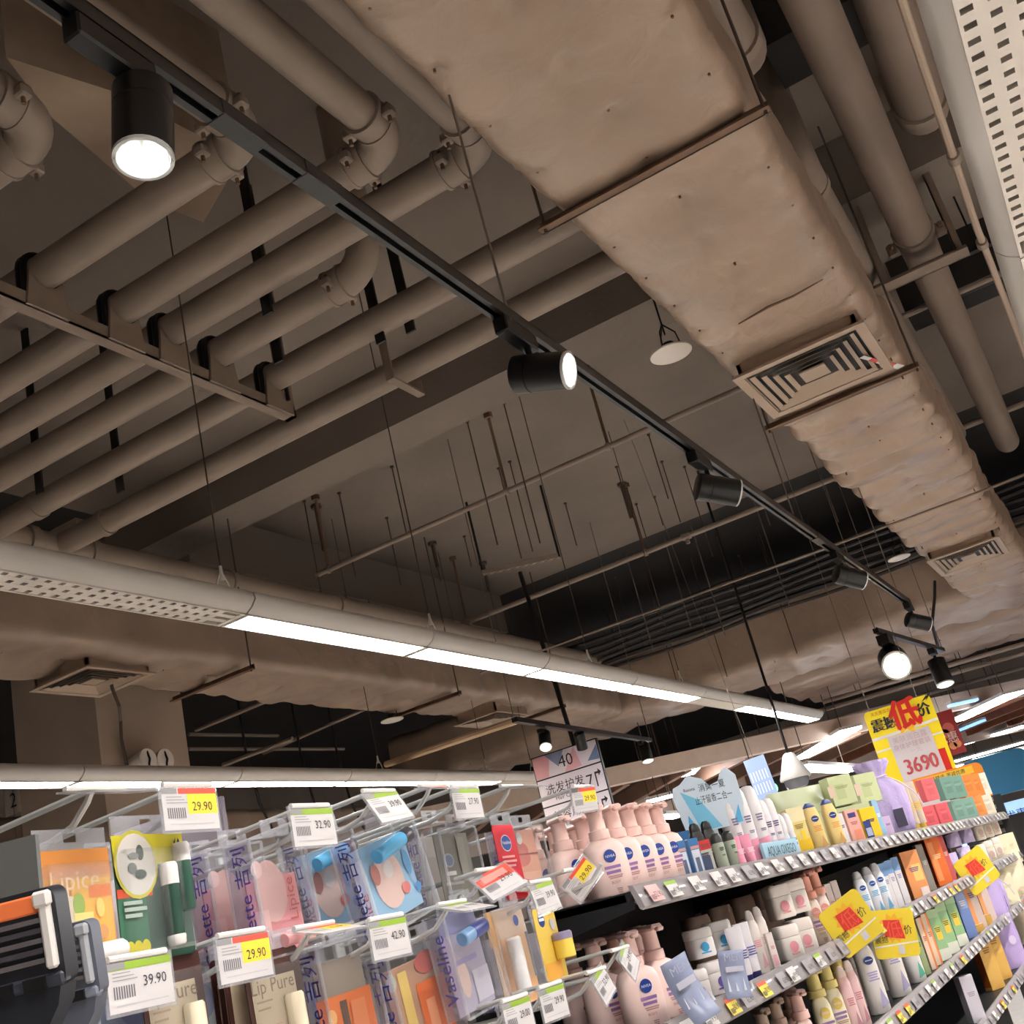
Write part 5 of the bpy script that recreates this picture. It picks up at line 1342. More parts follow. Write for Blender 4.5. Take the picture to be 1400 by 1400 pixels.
# ---- display card and trays on the top shelf
yc = y_for(962, -1.0, 1.72)
t = thing('display_card', 'pale blue display card with black characters on the top shelf', 'display card', (-1.0, yc, LEVELS[0] + DK))
pol = [(-.13, .12), (.17, .12), (.2, .2), (.2, .32), (.16, .36), (.13, .35), (.1, .31), (.05, .3), (.02, .335), (-.05, .36), (-.1, .33), (-.14, .32), (-.155, .28)]
MB().prism(pol, (0, 0, 0), Y, Z, .004, C((206, 222, 236), .4)).build('card', t, smooth=0)
mb = MB(); xx = .0045
mb.quad([(xx, -.12, .125), (xx, -.06, .125), (xx, -.1, .2)], C((70, 170, 222))); mb.quad([(xx, -.05, .125), (xx, .06, .125), (xx, -.02, .25), (xx, -.11, .3)], C((120, 196, 230))); mb.quad([(xx, .12, .125), (xx, .17, .125), (xx, .17, .2)], C((90, 180, 226)))
mb.text('消臭一夏', (xx + .0006, .06, .285), Y, Z, .036, INK); mb.text('止汗留香二合一', (xx + .0006, .055, .235), Y, Z, .036, INK, sx=.8); mb.text('Rexona', (xx + .0006, -.06, .295), Y, Z, .02, INK)
mb.build('print', t, smooth=0)
MB().box((-.012, -.03, 0), (-.002, .03, .2), C((190, 200, 210))).build('foot', t)
t.rotation_euler = (0, 0, radians(-55)); t.scale = (.5, .5, .6); t.location.z += .035
t = thing('shelf_tray', 'pale blue cardboard tray lip in front of the roll-ons', 'tray', (-.93, y_for(1068, -.93, 1.56), LEVELS[0] + DK))
MB().box((-.004, -.16, 0), (.004, .16, .05), C((168, 206, 226), .45)).build('lip', t); MB().text('AQUA OXEGO', (.0048, 0, .014), Y, Z, .036, C((70, 80, 90)), sx=1.1).build('lettering', t, smooth=0)
# ---- promo cards clipped to the second shelf rail
def promo(label, px, tilt, s=.1):
    p = at(*px, x=-.875)
    t = thing('promo_card', label, 'price card', p, 'yellow price cards on the shelf rail')
    pol = [(a - s, b - s*.95) for a, b in rr(2*s, 1.9*s, s*.2, 3)]
    Yc = C((230, 202, 46), .4)
    MB().prism(pol, (0, 0, 0), Y, Z, .0025, Yc).build('card', t, smooth=0)
    mb = MB(); x = .0032
    st = []
    for i in range(20):
        a = 2*pi*i/20; r = s*(.62 if i % 2 == 0 else .44); st.append((x, r*cos(a), s*.2 + r*sin(a)))
    mb.add([(x, 0, s*.2)] + st, [(0, i + 1, (i + 1) % 20 + 1) for i in range(20)], C((236, 170, 30)))
    mb.quad([(x + .0004, -s*.42, -s*.1), (x + .0004, s*.1, -s*.2), (x + .0004, s*.45, -s*.25), (x + .0004, s*.32, s*.5), (x + .0004, -s*.4, s*.55)], C((216, 50, 34)))
    mb.text('低', (x + .0008, 0, -s*.12), Y, Z, s*.72, C((238, 84, 60))); mb.text('价', (x + .0008, s*.62, -s*.05), Y, Z, s*.38, INK); mb.text('震撼', (x + .0008, -s*.62, -s*.32), Y, Z, s*.3, INK)
    mb.quad([(x, -s*.98, -s*.52), (x, s*.98, -s*.42), (x, s*.98, -s*.36), (x, -s*.98, -s*.46)], C((232, 226, 214)))
    mb.quad([(x + .0004, s*.05, -s*.82), (x + .0004, s*.32, -s*.82), (x + .0004, s*.32, -s*.5), (x + .0004, s*.05, -s*.5)], C((206, 200, 204)))
    mb.build('print', t, smooth=0)
    MB().tube([(-.001, 0, 0), (-.012, 0, -.01), (-.03, 0, -.02)], .004, M_CLEAR, n=6).build('clip', t)
    t.rotation_euler = (Matrix.Rotation(radians(-52), 3, 'Z') @ Matrix.Rotation(radians(tilt), 3, 'X')).to_euler()
promo('yellow price card tilted, first along the second shelf rail', (1163, 1262), 20, .072)
promo('yellow price card hanging square next to the tilted one', (1222, 1276), -8, .075)
promo('yellow price card clipped far along the second shelf rail', (1335, 1190), 20, .088)
# leaflets clipped on the second shelf rail
for i, (px, lb, rt, w_, h_) in enumerate((((1003, 1332), 'blue grey leaflet with white splash standing at the second rail', -8, .03, .046), ((938, 1352), 'curled grey leaflet hanging off the second shelf rail', 14, .03, .058))):
    p = at(*px, x=-.88)
    t = thing('shelf_leaflet', lb, 'leaflet', p)
    K = 8; vs = []
    for k in range(K + 1):
        f = k/K; bend = .03 * (f - .3)**2 * (2.2 if i else .8)
        vs += [(bend, -w_, h_ - 2*h_*f), (bend, w_, h_ - 2*h_*f)]
    fs = [(2*k, 2*k+2, 2*k+3, 2*k+1) for k in range(K)]
    o = MB().add(vs, fs, C((150, 158, 186), .3)).build('sheet', t, smooth=60)
    so = o.modifiers.new('thick', 'SOLIDIFY'); so.thickness = .0006
    mb = MB(); x = .008 if i == 0 else .014
    mb.quad([(x, -w_*.7, h_*.1), (x, w_*.7, h_*.1), (x, w_*.7, h_*.32), (x, -w_*.7, h_*.32)], C((190, 190, 206)))
    for k in range(4): mb.quad([(x, -w_*.7 + k*.018, -h_*.7), (x, -w_*.7 + k*.018 + .006, -h_*.7), (x, -w_*.66 + k*.018, -h_*.1 - .01*(k % 2))], C((222, 224, 236)))
    mb.text('MEN', (x, 0, h_*.55), Y, Z, .022, C((170, 176, 200))); mb.build('print', t, smooth=0)
    t.rotation_euler = (Matrix.Rotation(radians(-40), 3, 'Z') @ Matrix.Rotation(radians(rt), 3, 'X')).to_euler()
# ------------------------------------------------------------------ hook bay with hanging packs
t = thing('hook_bay', 'dark back frame of the hanging pack display beside the shelves', 'shelving', (-1.3, 1.25, 0))
MB().box((-1.34, .45, .1), (-1.31, 2.05, 1.5), M_BACK).build('back_panel', t, world=True)
MB().box((-1.34, .45, 0), (-.95, 2.05, .1), M_BACK, .004).build('plinth', t, world=True)
for yy in (.47, 2.03): MB().box((-1.36, yy - .02, 0), (-1.31, yy + .02, 1.7), M_SHELF).build('upright', t, world=True)
for zz in (1.39, 1.535, 1.685): MB().box((-1.31, .45, zz - .012), (-1.295, 2.05, zz + .012), mat('cross_bar', (150, 152, 154), .35, metal=.6)).build('cross_bar', t, world=True)
M_TAGW = C((208, 203, 203), .45); M_GRN = C((146, 178, 52), .45); M_TRED = C((236, 84, 66), .45); M_TYEL = C((250, 216, 60), .45); M_GREY = C((150, 148, 150), .6)
def price_tag(mb, kind, txt, w=.04, h=.024):
    x = .0016
    mb.box((-.001, -w - .003, -h*2 - .003), (.001, w + .003, .004), M_CLEAR2)
    mb.box((.001, -w, -2*h), (.0014, w, 0), M_TAGW)
    z0 = 0
    if kind == 'g':
        mb.quad([(x, -w, -h*.32), (x, w, -h*.32), (x, w, 0), (x, -w, 0)], M_GRN)
    elif kind == 'r':
        mb.quad([(x, -w*.4, -h*.28), (x, w, -h*.28), (x, w, 0), (x, -w*.4, 0)], M_TRED)
        mb.quad([(x, -.1*w, -h*1.25), (x, w, -h*1.25), (x, w, -h*.28), (x, -.1*w, -h*.28)], M_TYEL)
    elif kind == 'R':
        mb.quad([(x, -w, -h*.9), (x, w, -h*.9), (x, w, 0), (x, -w, 0)], M_TRED)
        mb.quad([(x + .0003, -w*.7, -h*.7), (x + .0003, w*.7, -h*.7), (x + .0003, w*.7, -h*.2), (x + .0003, -w*.7, -h*.2)], C((240, 150, 140)))
    mb.quad([(x + .0003, -w, -h*.28), (x + .0003, -w*.45, -h*.28), (x + .0003, -w*.45, 0), (x + .0003, -w, 0)], M_GREY)
    for k in range(9): 
        y = -w*.85 + k*w*.075
        mb.quad([(x + .0002, y, -h*1.45), (x + .0002, y + w*.04, -h*1.45), (x + .0002, y + w*.04, -h*.95), (x + .0002, y, -h*.95)], C((110, 106, 112), .7))
    for k in range(3): mb.quad([(x + .0002, -w*.85, -h*(.45 + .14*k)), (x + .0002, -w*(.3 - .1*k), -h*(.45 + .14*k)), (x + .0002, -w*(.3 - .1*k), -h*(.41 + .14*k)), (x + .0002, -w*.85, -h*(.41 + .14*k))], C((160, 156, 160), .7))
    mb.quad([(x + .0002, -w*.8, -h*1.75), (x + .0002, w*.8, -h*1.75), (x + .0002, w*.8, -h*1.7), (x + .0002, -w*.8, -h*1.7)], C((190, 186, 190), .7))
    mb.text(txt, (x + .0004, w*.42, -h*1.1), Y, Z, h*.62, C((58, 54, 60), .7))
# (pixel of tag, kind, digits, pitch of the tag in degrees, description)
HK = [((130, 1084), 'g', '35.90', 78, 'tag seen edge-on above the orange lip card'),
      ((256, 1078), 'r', '29.90', 0, 'red and yellow tag above the green lip card'),
      ((424, 1106), 'g', '32.90', 0, 'green striped tag 32.90 above the pink cases'),
      ((518, 1085), 'g', '39.90', 25, 'green striped tag above the blue cases'),
      ((592, 1078), 'r', '27.90', 75, 'tag tipped flat between the two upper green tags'),
      ((634, 1078), 'g', '27.90', 0, 'green striped tag 27.90 above the grey case'),
      ((700, 1078), 'g', '25.90', 80, 'white clip tag just left of the aisle sign'),
      ((796, 1078), 'r', '29.90', -5, 'small orange tag overlapping the aisle sign'),
      ((188, 1312), 'g', '39.90', 0, 'large green striped tag 39.90 below the green card'),
      ((330, 1280), 'r', '29.90', 0, 'red and yellow tag 29.90 below the pink cases'),
      ((430, 1270), 'r', '32.90', 76, 'white and yellow tag tipped flat below the pink cases'),
      ((528, 1258), 'g', '42.90', 0, 'green striped tag 42.90 below the blue cases'),
      ((618, 1238), 'g', '39.90', 72, 'pale tag tipped flat below the grey case'),
      ((668, 1192), 'R', '29.90', 35, 'red headed tag below the red lip card'),
      ((738, 1208), 'g', '39.90', 8, 'green striped tag right of the red headed one'),
      ((783, 1192), 'r', '29.90', -10, 'twisted yellow tag in front of pink bottles'),
      ((752, 1350), 'g', '29.90', 0, 'green tag 29.90 at the bottom edge below the yellow pot'),
      ((815, 1330), 'g', '32.90', 12, 'tilted green striped tag before the lower pink bottles'),
      ((848, 1300), 'g', '29.90', 18, 'tilted green striped tag nearest the second shelf'),
      ((704, 1368), 'g', '29.00', 0, 'green striped tag 29.00 at the bottom edge')]
ROLLX = {15: 40, 17: 18, 18: 26, 13: 14, 14: 4, 3: 6}
YAWX = {15: -50, 7: -20, 13: -20}
for i, (px, kind, txt, pit, ds) in enumerate(HK):
    p = at(*px, x=-.885)
    t = thing('peg_hook', 'chrome peg hook with ' + ds, 'hook', p, 'peg hooks of the pack display')
    xb = -1.295 + .885
    MB().tube([(xb, 0, -.012), (-.02, 0, .004), (0, 0, .004)], .0034, M_CHROME, n=8).build('tag_arm', t)
    MB().tube([(xb, 0, -.042), (-.07, 0, -.032), (-.035, 0, -.024), (-.012, 0, -.006), (-.004, 0, .004)] if i not in (15,) else [(xb, 0, -.042), (-.02, 0, -.03), (.03, 0, -.022), (.055, 0, .0)], .0034, M_CHROME, n=8).build('prong', t)
    MB().box((xb - .004, -.012, -.055), (xb + .006, .012, .0), M_CHROME, .002).build('mount', t)
    clip = MB().cyl((0, -.036, .004), (0, .036, .004), .0032, M_WHITE, n=8).build('tag_clip', t)
    mb = MB(); price_tag(mb, kind, txt, w=.04 if i not in (7, 15, 17, 18) else .03, h=.022 if i not in (7, 15) else .02)
    o = mb.build('price_tag', clip, smooth=0)
    o.rotation_euler = (radians(ROLLX.get(i, 0)), radians(-pit), radians(YAWX.get(i, 0)))
# ---- packs
def base_pack(name, label, px, x, w, h, roll=0, yaw=0, group=None, cat='pack'):
    p = at(*px, x=x)
    t = thing(name, label, cat, p, group)
    t.rotation_euler = (radians(roll), 0, radians(yaw))
    return t
def stick(parent, o, d, L, r, body, cap, frac=.6, name='lip_stick'):
    o = Vector(o); d = Vector(d).normalized()
    mb = MB(); mb.tube([o, o + d*.002, o + d*L*frac], [r*.85, r, r], C(body, .35), n=16); mb.tube([o + d*L*frac, o + d*(L - .003), o + d*L], [r*1.04, r*1.04, r*.85], C(cap, .35), n=16)
    return mb.build(name, parent)
def hang_tab(t, w, h, top, clear=True):
    mb = MB(); hh = .02
    mb.box((-.0008, -w, top), (.0008, w, top + hh*.35), M_CLEAR2); mb.box((-.0008, -w, top + hh*.35), (.0008, -.008, top + hh), M_CLEAR2); mb.box((-.0008, .008, top + hh*.35), (.0008, w, top + hh), M_CLEAR2); mb.box((-.0008, -.008, top + hh*.8), (.0008, .008, top + hh), M_CLEAR2)
    return mb.build('hang_tab', t)
def art(mb, items, w, h, x):
    for k, it in enumerate(items):
        xx = x + .0003*(k + 1); c = C(it[-1], .45)
        if it[0] == 'q': _, a, b, c0, c1, _c = it; mb.quad([(xx, a*w, c0*h), (xx, b*w, c0*h), (xx, b*w, c1*h), (xx, a*w, c1*h)], c)
        elif it[0] == 'd': _, a, b, r, ky, _c = it; mb.disc((xx, a*w, b*h), Y, Z, r, c, n=20, ky=ky)
        elif it[0] == 't': _, s, a, b, sz, _c = it; mb.text(s, (xx, a*w, b*h), Y, Z, sz, c)
        elif it[0] == 'v': _, s, a, b, sz, _c = it; mb.text(s, (xx, a*w, b*h), Z, -Y, sz, c)
        elif it[0] == 'p': mb.quad([(xx, a*w, b*h) for a, b in it[1]], c)
def card_pack(label, px, x, w, h, col, items, roll=0, yaw=0, sticks=(), group=None, blister=True, tab=True, name='lip_card'):
    t = base_pack(name, label, px, x, w, h, roll, yaw, group)
    w2, h2 = w/2, h/2
    MB().prism([(a - w2, b - h2) for a, b in rr(w, h, .006, 3)], (-.0006, 0, 0), Y, Z, .0012, C(col, .35)).build('card', t, smooth=0)
    mb = MB(); art(mb, items, w2, h2, .0007); mb.build('print', t, smooth=0)
    for s in sticks: stick(t, *s)
    if blister: MB().box((.0012, -w2*.92, -h2*.9), (.014, w2*.92, h2*.75), M_CLEAR, .004).build('blister', t)
    if tab: hang_tab(t, w2*.96, h2, h2)
    return t
def case_pack(label, px, x, w, h, d, col, items, side=None, sidecol=(70, 60, 150), roll=0, yaw=0, sticks=(), ch=(-1, .75), group=None, name='clear_case'):
    t = base_pack(name, label, px, x, w, h, roll, yaw, group)
    w2, h2 = w/2, h/2
    MB().box((-d, -w2, -h2), (0, w2, h2), M_CLEAR, .004).build('shell', t)
    rim = MB()
    for a, b in (((-d, -w2), (-d, w2)), ): pass
    for sy in (-1, 1):
        rim.bar((0, sy*w2, -h2), (0, sy*w2, h2), .003, .003, M_CLEAR2, up=(1, 0, 0)); rim.bar((-d, sy*w2, -h2), (-d, sy*w2, h2), .003, .003, M_CLEAR2, up=(1, 0, 0))
    for sz in (-1, 1): rim.bar((0, -w2, sz*h2), (0, w2, sz*h2), .003, .003, M_CLEAR2)
    rim.build('rim', t)
    if col:
        MB().box((-d*.55, -w2*.9, h2*ch[0]*.95), (-d*.5, w2*.9, h2*ch[1]), C(col, .35)).build('card', t)
        mb = MB(); art(mb, items, w2, h2, -d*.48); mb.build('print', t, smooth=0)
    for s in sticks: stick(t, *s)
    if side:
        mb = MB(); mb.quad([(-d*.95, -w2 - .0006, -h2*.96), (-d*.05, -w2 - .0006, -h2*.96), (-d*.05, -w2 - .0006, h2*.96), (-d*.95, -w2 - .0006, h2*.96)], clear_mat('side_film', (226, 220, 238), .2, .2, .25))
        vs, fs, wd = glyphs(side)
        sz = min(h*.95 / max(wd, .1), d*.85)
        mb.text(side, (-d*.22, -w2 - .0012, -h*.02), Z, -X, sz, C(sidecol, .5)); mb.build('side_label', t, smooth=0)
    hang_tab(t, w2*.5, h2, h2)
    return t
GIL = 'Gillette 吉列'
WH = (232, 226, 222)
card_pack('orange lip balm card in a blister left of the green card', (104, 1245), -.92, .09, .115, (238, 164, 52), [
    ('q', -1, 1, .55, 1, (232, 148, 60)), ('q', -.1, .95, -.6, .5, (246, 184, 66)), ('t', 'Lipice', 0, .34, .026, (250, 214, 160)), ('q', .35, .95, .18, .38, (244, 130, 40)), ('d', -.2, -.02, .015, 1, (220, 206, 180)), ('d', .05, .08, .007, 1.6, (150, 180, 70)), ('q', -.1, .4, -.5, -.05, (240, 222, 130)), ('d', .6, 0, .005, 1.8, (250, 214, 110)), ('d', .6, -.4, .007, 1, (226, 160, 90))],
    sticks=(((.009, -.01, -.045), (0, 1, .06), .055, .0095, (240, 196, 150), WH, .35),))
card_pack('dark green lip balm card with a yellow header and round emblem', (210, 1224), -.92, .098, .125, (38, 82, 62), [
    ('q', -1, 1, .5, 1, (226, 212, 40)), ('q', -1, -.25, -1, .0, (66, 118, 92)), ('q', -1, -.05, .0, .14, (226, 84, 50)), ('q', .85, 1, .05, .2, (226, 84, 50)),
    ('d', -.42, .52, .029, 1.2, (216, 204, 70)), ('d', -.42, .52, .026, 1.2, (226, 220, 212)), ('d', -.3, .7, .005, 1.6, (80, 90, 84)), ('d', -.55, .45, .006, 1, (120, 124, 120)), ('d', -.35, .35, .008, .6, (60, 80, 70)), ('d', -.5, .65, .007, .5, (140, 146, 140)),
    ('q', -.9, -.4, -.12, -.06, (180, 200, 186)), ('q', -.9, -.3, -.22, -.16, (180, 200, 186)), ('q', -.9, -.45, -.32, -.26, (180, 200, 186)), ('d', -.85, -.78, .0055, 1.2, (222, 206, 40)), ('d', -.65, -.78, .0055, 1.2, (222, 206, 40)), ('d', -.45, -.78, .0055, 1.2, (222, 206, 40)), ('p', [(.62, .82), (.7, .9), (.66, .76)], (30, 40, 34)), ('p', [(.7, .76), (.76, .9), (.8, .84)], (30, 40, 34))],
    sticks=(((.009, .016, -.045), (0, 0, 1), .075, .009, (36, 74, 60), WH, .7), ((.009, .016, -.053), (0, 0, 1), .012, .0092, WH, WH, .5), ((.009, .037, -.02), (0, 0, 1), .07, .0085, (44, 84, 70), WH, .72)))
pinkart = [('d', -.1, .1, .028, 1.3, (222, 176, 172)), ('q', -.8, -.3, -.9, -.2, (234, 190, 186)), ('v', 'Lipice', .72, -.1, .022, (200, 80, 80)), ('d', .6, -.7, .006, 1, (150, 100, 90)), ('d', -.5, .5, .01, 1, (240, 200, 198))]
for k, (px, x) in enumerate((((392, 1220), -.925), ((333, 1232), -1.0), ((282, 1246), -1.075))):
    case_pack('%s clear case with a pink lip card, counted from the hook tip' % ORD[k], px, x, .1, .135, .04, (226, 146, 150), pinkart, GIL, (84, 66, 160), roll=3, group='clear cases with pink cards', ch=(-1, .35), sticks=(((.004, -.025, -.052), (0, 1, .05), .055, .0085, (226, 160, 160), (240, 186, 180), .5),))
blueart = [('d', .05, -.1, .035, 1.1, (232, 196, 186)), ('d', .1, .1, .012, 1, (226, 214, 210)), ('q', -.95, -.6, -.6, .5, (196, 214, 232)), ('v', 'Lipice', -.72, -.55, .024, (210, 70, 60)), ('d', .72, .05, .008, 2.2, (90, 160, 214)), ('d', .85, -.5, .007, 1, (70, 140, 206)), ('d', -.35, .1, .01, 1.4, (200, 120, 110)), ('d', .45, -.4, .01, .8, (222, 120, 110))]
for k, (px, x, w_, r_) in enumerate((((543, 1192), -.915, .15, 12), ((462, 1205), -1.0, .12, 8))):
    case_pack('clear case with a sky blue lip card, %s' % ('tilted at the hook tip' if k == 0 else 'behind the tilted one'), px, x, w_, .135, .038, (150, 192, 222), blueart, GIL, (50, 60, 130), roll=r_, group='clear cases with blue cards', ch=(-.9, .7), sticks=(((.004, -.04, .03), (0, 1, .12), .09, .01, (90, 170, 216), (60, 56, 66), .75),))
case_pack('clear case with a dark grey lip card and oval logo', (636, 1186), -.93, .105, .12, .03, (124, 118, 108), [('d', -.35, .25, .014, .75, (170, 176, 190)), ('d', -.35, .25, .0115, .7, (120, 130, 160)), ('q', -.6, -.1, -.12, -.02, (200, 198, 194)), ('q', -.75, .2, -.35, -.28, (170, 168, 164)), ('q', -.75, .1, -.55, -.48, (170, 168, 164)), ('q', .2, .6, -.3, .8, (142, 134, 122)), ('d', -.1, -.8, .011, 1, (220, 216, 210))], None, ch=(-1, .9))
card_pack('bright red lip balm card with a blue oval', (697, 1178), -.95, .07, .12, (210, 34, 52), [('d', .0, .5, .017, .8, (226, 226, 236)), ('d', .0, .5, .0155, .78, (40, 74, 150)), ('t', 'Vaseline', 0, .47, .0085, (240, 240, 245)), ('q', -.7, .5, .1, .16, (240, 160, 160)), ('q', -.7, .6, -.02, .04, (240, 160, 160)), ('q', -.7, .4, -.14, -.08, (240, 160, 160))], sticks=(((.011, -.012, -.04), (0, 1, -.08), .07, .01, (226, 222, 218), (196, 40, 54), .34),), blister=False)
case_pack('clear case with a peach card showing lips', (724, 1176), -1.0, .15, .12, .034, (222, 160, 136), [('d', 0, .35, .034, .45, (196, 108, 100)), ('d', 0, .12, .036, .42, (206, 118, 108)), ('q', -.9, .9, .2, .25, (150, 70, 70)), ('d', .1, .7, .011, 1, (206, 200, 196)), ('q', -.2, .8, -.8, -.3, (230, 178, 154))], 'Vaseline', (90, 80, 160), ch=(-1, .95))
BR = (84, 50, 44)
for k, (px, w_) in enumerate((((382, 1382), .095), ((243, 1398), .085))):
    card_pack('cream lip balm card with a dark brown header, %s' % ('larger one below the pink cases' if k == 0 else 'smaller one right of tag 39.90'), px, -.925, w_, .13, BR, [('q', -.85, .72, -1, .58, (226, 206, 176)), ('t', 'Lip Pure', -.12, .34, .022, (150, 128, 108)), ('q', -.75, -.2, .2, .23, (180, 156, 132)), ('q', -.75, -.3, .08, .11, (180, 156, 132)), ('q', -.75, 0, -.2, -.18, (200, 176, 150))], sticks=(((.01, w_*.18, -.06), (0, 0, 1), .075, .0105, (238, 222, 190), (240, 226, 196), .5),), group='cream lip cards', tab=True, roll=2)
for k in range(3):
    card_pack('%s brown backed lip card edge behind the larger cream one' % ORD[k], (352 - 9*k, 1384 + 2*k), -.945 - .02*k, .09, .13, BR, [('q', -.85, .72, -1, .58, (220, 200, 172))], group='brown backed cards behind', blister=False)
oart = [('q', -1, 1, -1, .2, (236, 118, 40)), ('q', -.2, .05, -.9, .1, (90, 60, 40)), ('d', -.55, -.1, .009, 1, (250, 190, 120)), ('d', -.5, -.4, .007, 1, (250, 180, 110)), ('q', .15, .7, -.5, .05, (240, 140, 80))]
case_pack('clear case with an orange and grey card at the bottom edge', (487, 1372), -.93, .11, .15, .034, (150, 136, 122), oart, GIL, (60, 56, 140), roll=3, ch=(-1, .75))
case_pack('clear case with a yellow stripe and orange card at the bottom edge', (588, 1368), -.96, .15, .16, .036, (196, 150, 120), [('q', -.5, -.2, -1, .6, (240, 204, 110)), ('q', 0, 1, -1, .3, (236, 112, 40)), ('q', .2, .5, -.8, .0, (244, 160, 110)), ('d', .5, .6, .03, .5, (206, 100, 90)), ('d', -.75, .5, .012, 1, (206, 200, 190))], GIL, (44, 56, 150), roll=6, ch=(-1, .7))
case_pack('clear case with a violet blue lip stick left of the peach case', (650, 1308), -.93, .115, .145, .034, (196, 186, 206), [('d', -.3, -.3, .014, 2, (236, 206, 196)), ('q', .1, .9, -.85, -.25, (220, 212, 226)), ('q', -.9, .9, .55, .95, (150, 150, 190)), ('q', -.6, .5, -.05, .05, (170, 160, 206))], 'Vaseline', (90, 86, 170), roll=6, ch=(-1, .75), sticks=(((.004, -.03, .03), (0, 1, .1), .07, .0105, (130, 170, 214), (70, 84, 160), .4),))
case_pack('clear case with a peach card and white upright stick', (713, 1306), -.94, .12, .15, .03, (232, 190, 150), [('q', -1, -.5, .3, 1, (236, 180, 110)), ('q', -.5, 1, .4, 1, (226, 200, 180)), ('d', .55, .68, .0085, 1, (90, 110, 180)), ('d', .3, -.2, .01, 1, (226, 150, 140)), ('q', .1, .9, -.95, -.5, (240, 178, 120))], None, roll=3, ch=(-.95, .95), sticks=(((.004, -.022, -.055), (0, 0, 1), .085, .012, (236, 232, 232), (232, 228, 228), .5),))
card_pack('yellow lip card carrying a small round pot', (752, 1290), -.95, .075, .115, (240, 204, 92), [('d', -.35, .68, .0115, 1.05, (30, 60, 130)), ('q', -.6, -.1, .64, .72, (220, 226, 236)), ('q', -.9, .6, -.95, -.5, (244, 176, 70)), ('d', .55, .5, .0095, 1, (206, 200, 196))], blister=False, sticks=(((.014, .02, -.028), (0, 0, 1), .042, .017, (244, 214, 90), (150, 140, 170), .7),))
for k, (px, x, c) in enumerate((((190, 1402), -.96, (176, 190, 222)), ((440, 1392), -1.0, (150, 152, 160)), ((284, 1392), -1.03, (186, 206, 216)))):
    case_pack('clear case with a pale blue insert, %s' % ('under tag 39.90', 'beside the larger cream card', 'between the cream cards')[k], px, x, .1, .13, .03, c, [('d', .2, .3, .02, 1, (150, 160, 206))], GIL, (70, 80, 160), group='clear cases with pale inserts', ch=(-1, .6))
# more stock further back on the hooks
for k, (px, x, c, nm) in enumerate((((150, 1262), -1.0, (214, 206, 214), 'beside the orange lip card'), ((600, 1180), -1.03, (170, 160, 150), 'behind the grey card case'), ((690, 1320), -1.03, (190, 180, 200), 'behind the violet stick case'), ((540, 1372), -1.05, (196, 186, 176), 'between the two orange cases'), ((745, 1310), -1.03, (130, 126, 140), 'behind the yellow pot card'))):
    case_pack('half hidden clear case with a dull insert %s' % nm, px, x, .09, .13, .03, c, [('q', -.5, .5, -.5, .2, tuple(int(v*.9) for v in c))], GIL, (90, 84, 160), group='half hidden clear cases', ch=(-1, .7))
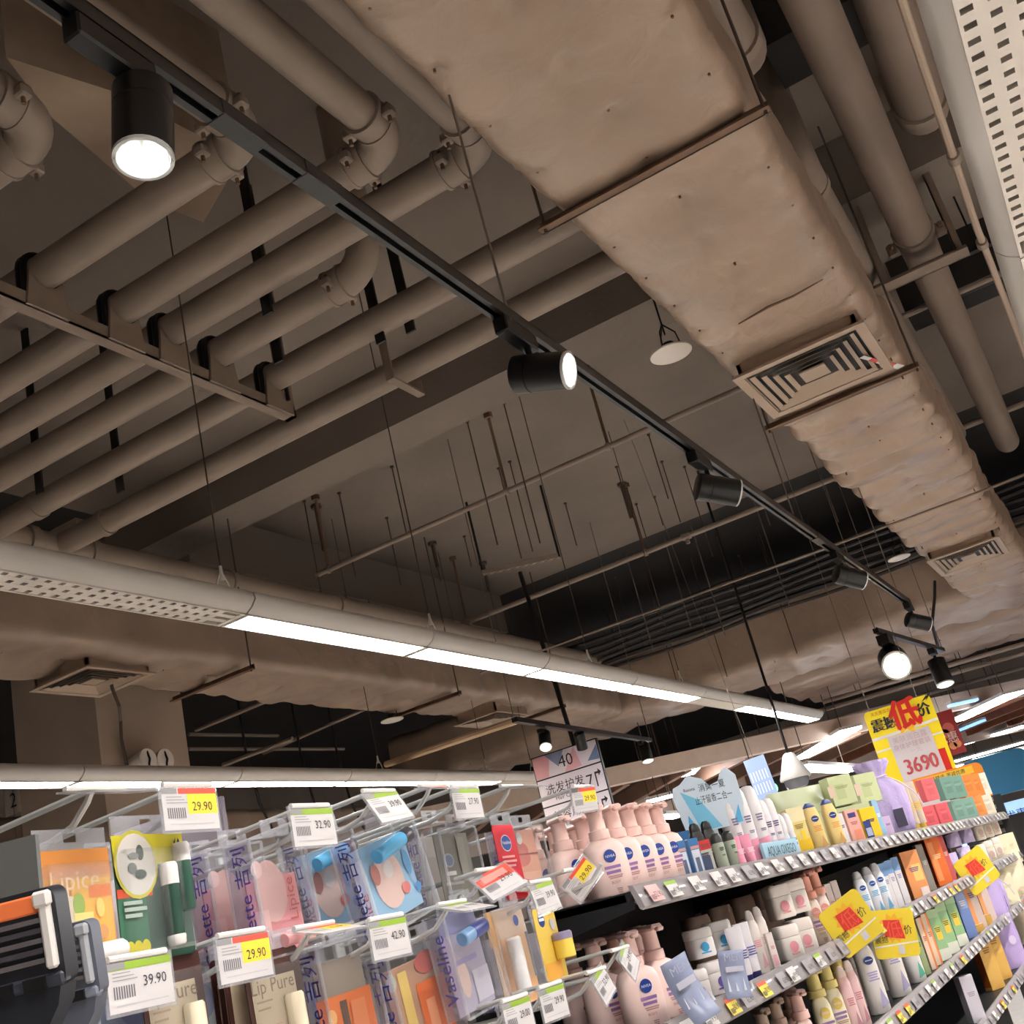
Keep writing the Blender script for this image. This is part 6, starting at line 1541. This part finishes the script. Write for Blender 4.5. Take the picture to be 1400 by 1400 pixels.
# ------------------------------------------------------------------ razor display at the lower left corner
R0 = Vector((cos(YAW), sin(YAW), 0)); N0 = Vector((sin(YAW), -cos(YAW), 0))
def razor(label, px, d, s, body, strip, clipc, blade):
    p = at(*px, d=d)
    t = thing('razor', label, 'razor', p, 'display razors')
    t.rotation_euler = (radians(8), 0, YAW)
    # local: X right, Z up, -Y towards the viewer
    M_ = C(body, .4); w, h = .026*s, .026*s
    MB().prism([(a - w, b - h) for a, b in rr(2*w, 2*h, .006*s, 4)], (0, .008*s, 0), X, Z, .016*s, M_).build('cartridge', t, smooth=30)
    MB().box((-w*.95, -.0095*s, h*.52), (w*.62, -.007*s, h*.9), C(strip, .6), .001).build('lubricating_strip', t)
    for k in range(5):
        z = h*.38 - k*h*.2
        MB().box((-w*.95, -.0105*s, z - h*.05), (w*.64, -.0075*s, z + h*.05), C(blade, .3) if k % 2 else mat('blade_steel', (190, 188, 196), .25, metal=.9)).build('blade', t)
    MB().box((w*.66, -.012*s, -h*.62), (w*.9, -.006*s, h*.92), C(clipc, .4), .0015).box((w*.58, -.013*s, h*.62), (w*.94, -.006*s, h*.95), C(clipc, .4), .0015).build('clip', t)
    mb = MB(); mb.box((-w*.98, -.0095*s, -h*1.0), (w*.98, .0, -h*.68), C(tuple(min(255, int(v*1.3 + 12)) for v in body), .4), .002); mb.box((-w*.4, -.012*s, -h*.98), (-w*.1, -.008*s, -h*.72), M_BLACKP); mb.box((w*.15, -.012*s, -h*.98), (w*.6, -.008*s, -h*.72), M_BLACKP)
    mb.build('guard', t)
    MB().prism([(-w*.8, -h*1.0), (w*.85, -h*1.0), (w*.75, -h*1.35), (w*.2, -h*2.1), (-w*.15, -h*2.6), (-w*.75, -h*2.6), (-w*.8, -h*1.6)], (0, .012*s, 0), X, Z, .02*s, M_).build('neck', t, smooth=30)
    MB().tube([(-.012*s, .002*s, -h*2.4), (-.02*s, .004*s, -h*3.4), (-.03*s, .0, -h*5), (-.03*s, .0, -h*7.5)], [.009*s, .009*s, .011*s, .009*s], mat('razor_handle', (120, 126, 132), .25, metal=.7), n=14).build('handle', t)
    return t
razor('large blurred razor head with an orange strip at the left edge', (28, 1290), .62, 1.0, (34, 36, 44), (250, 128, 70), (226, 220, 216), (70, 66, 72))
razor('grey razor head behind the orange striped one', (88, 1318), .74, .92, (92, 96, 108), (112, 116, 128), (168, 170, 176), (108, 112, 122))
pb = at(28, 1160, d=.86)
t = thing('razor_display', 'dark grey razor display back card at the left edge', 'display', (pb.x, pb.y, 0), rz=YAW)
MB().box((-.1, .0, 1.2), (.012, .006, at(46, 1140, d=.86).z), C((96, 96, 94), .6)).build('back_card', t)
MB().box((-.11, -.3, 1.17), (.02, .01, 1.2), M_BLACKP, .004).build('tray', t)
MB().box((-.09, -.26, 0), (.0, -.02, 1.17), M_BLACKP, .004).build('pedestal', t)
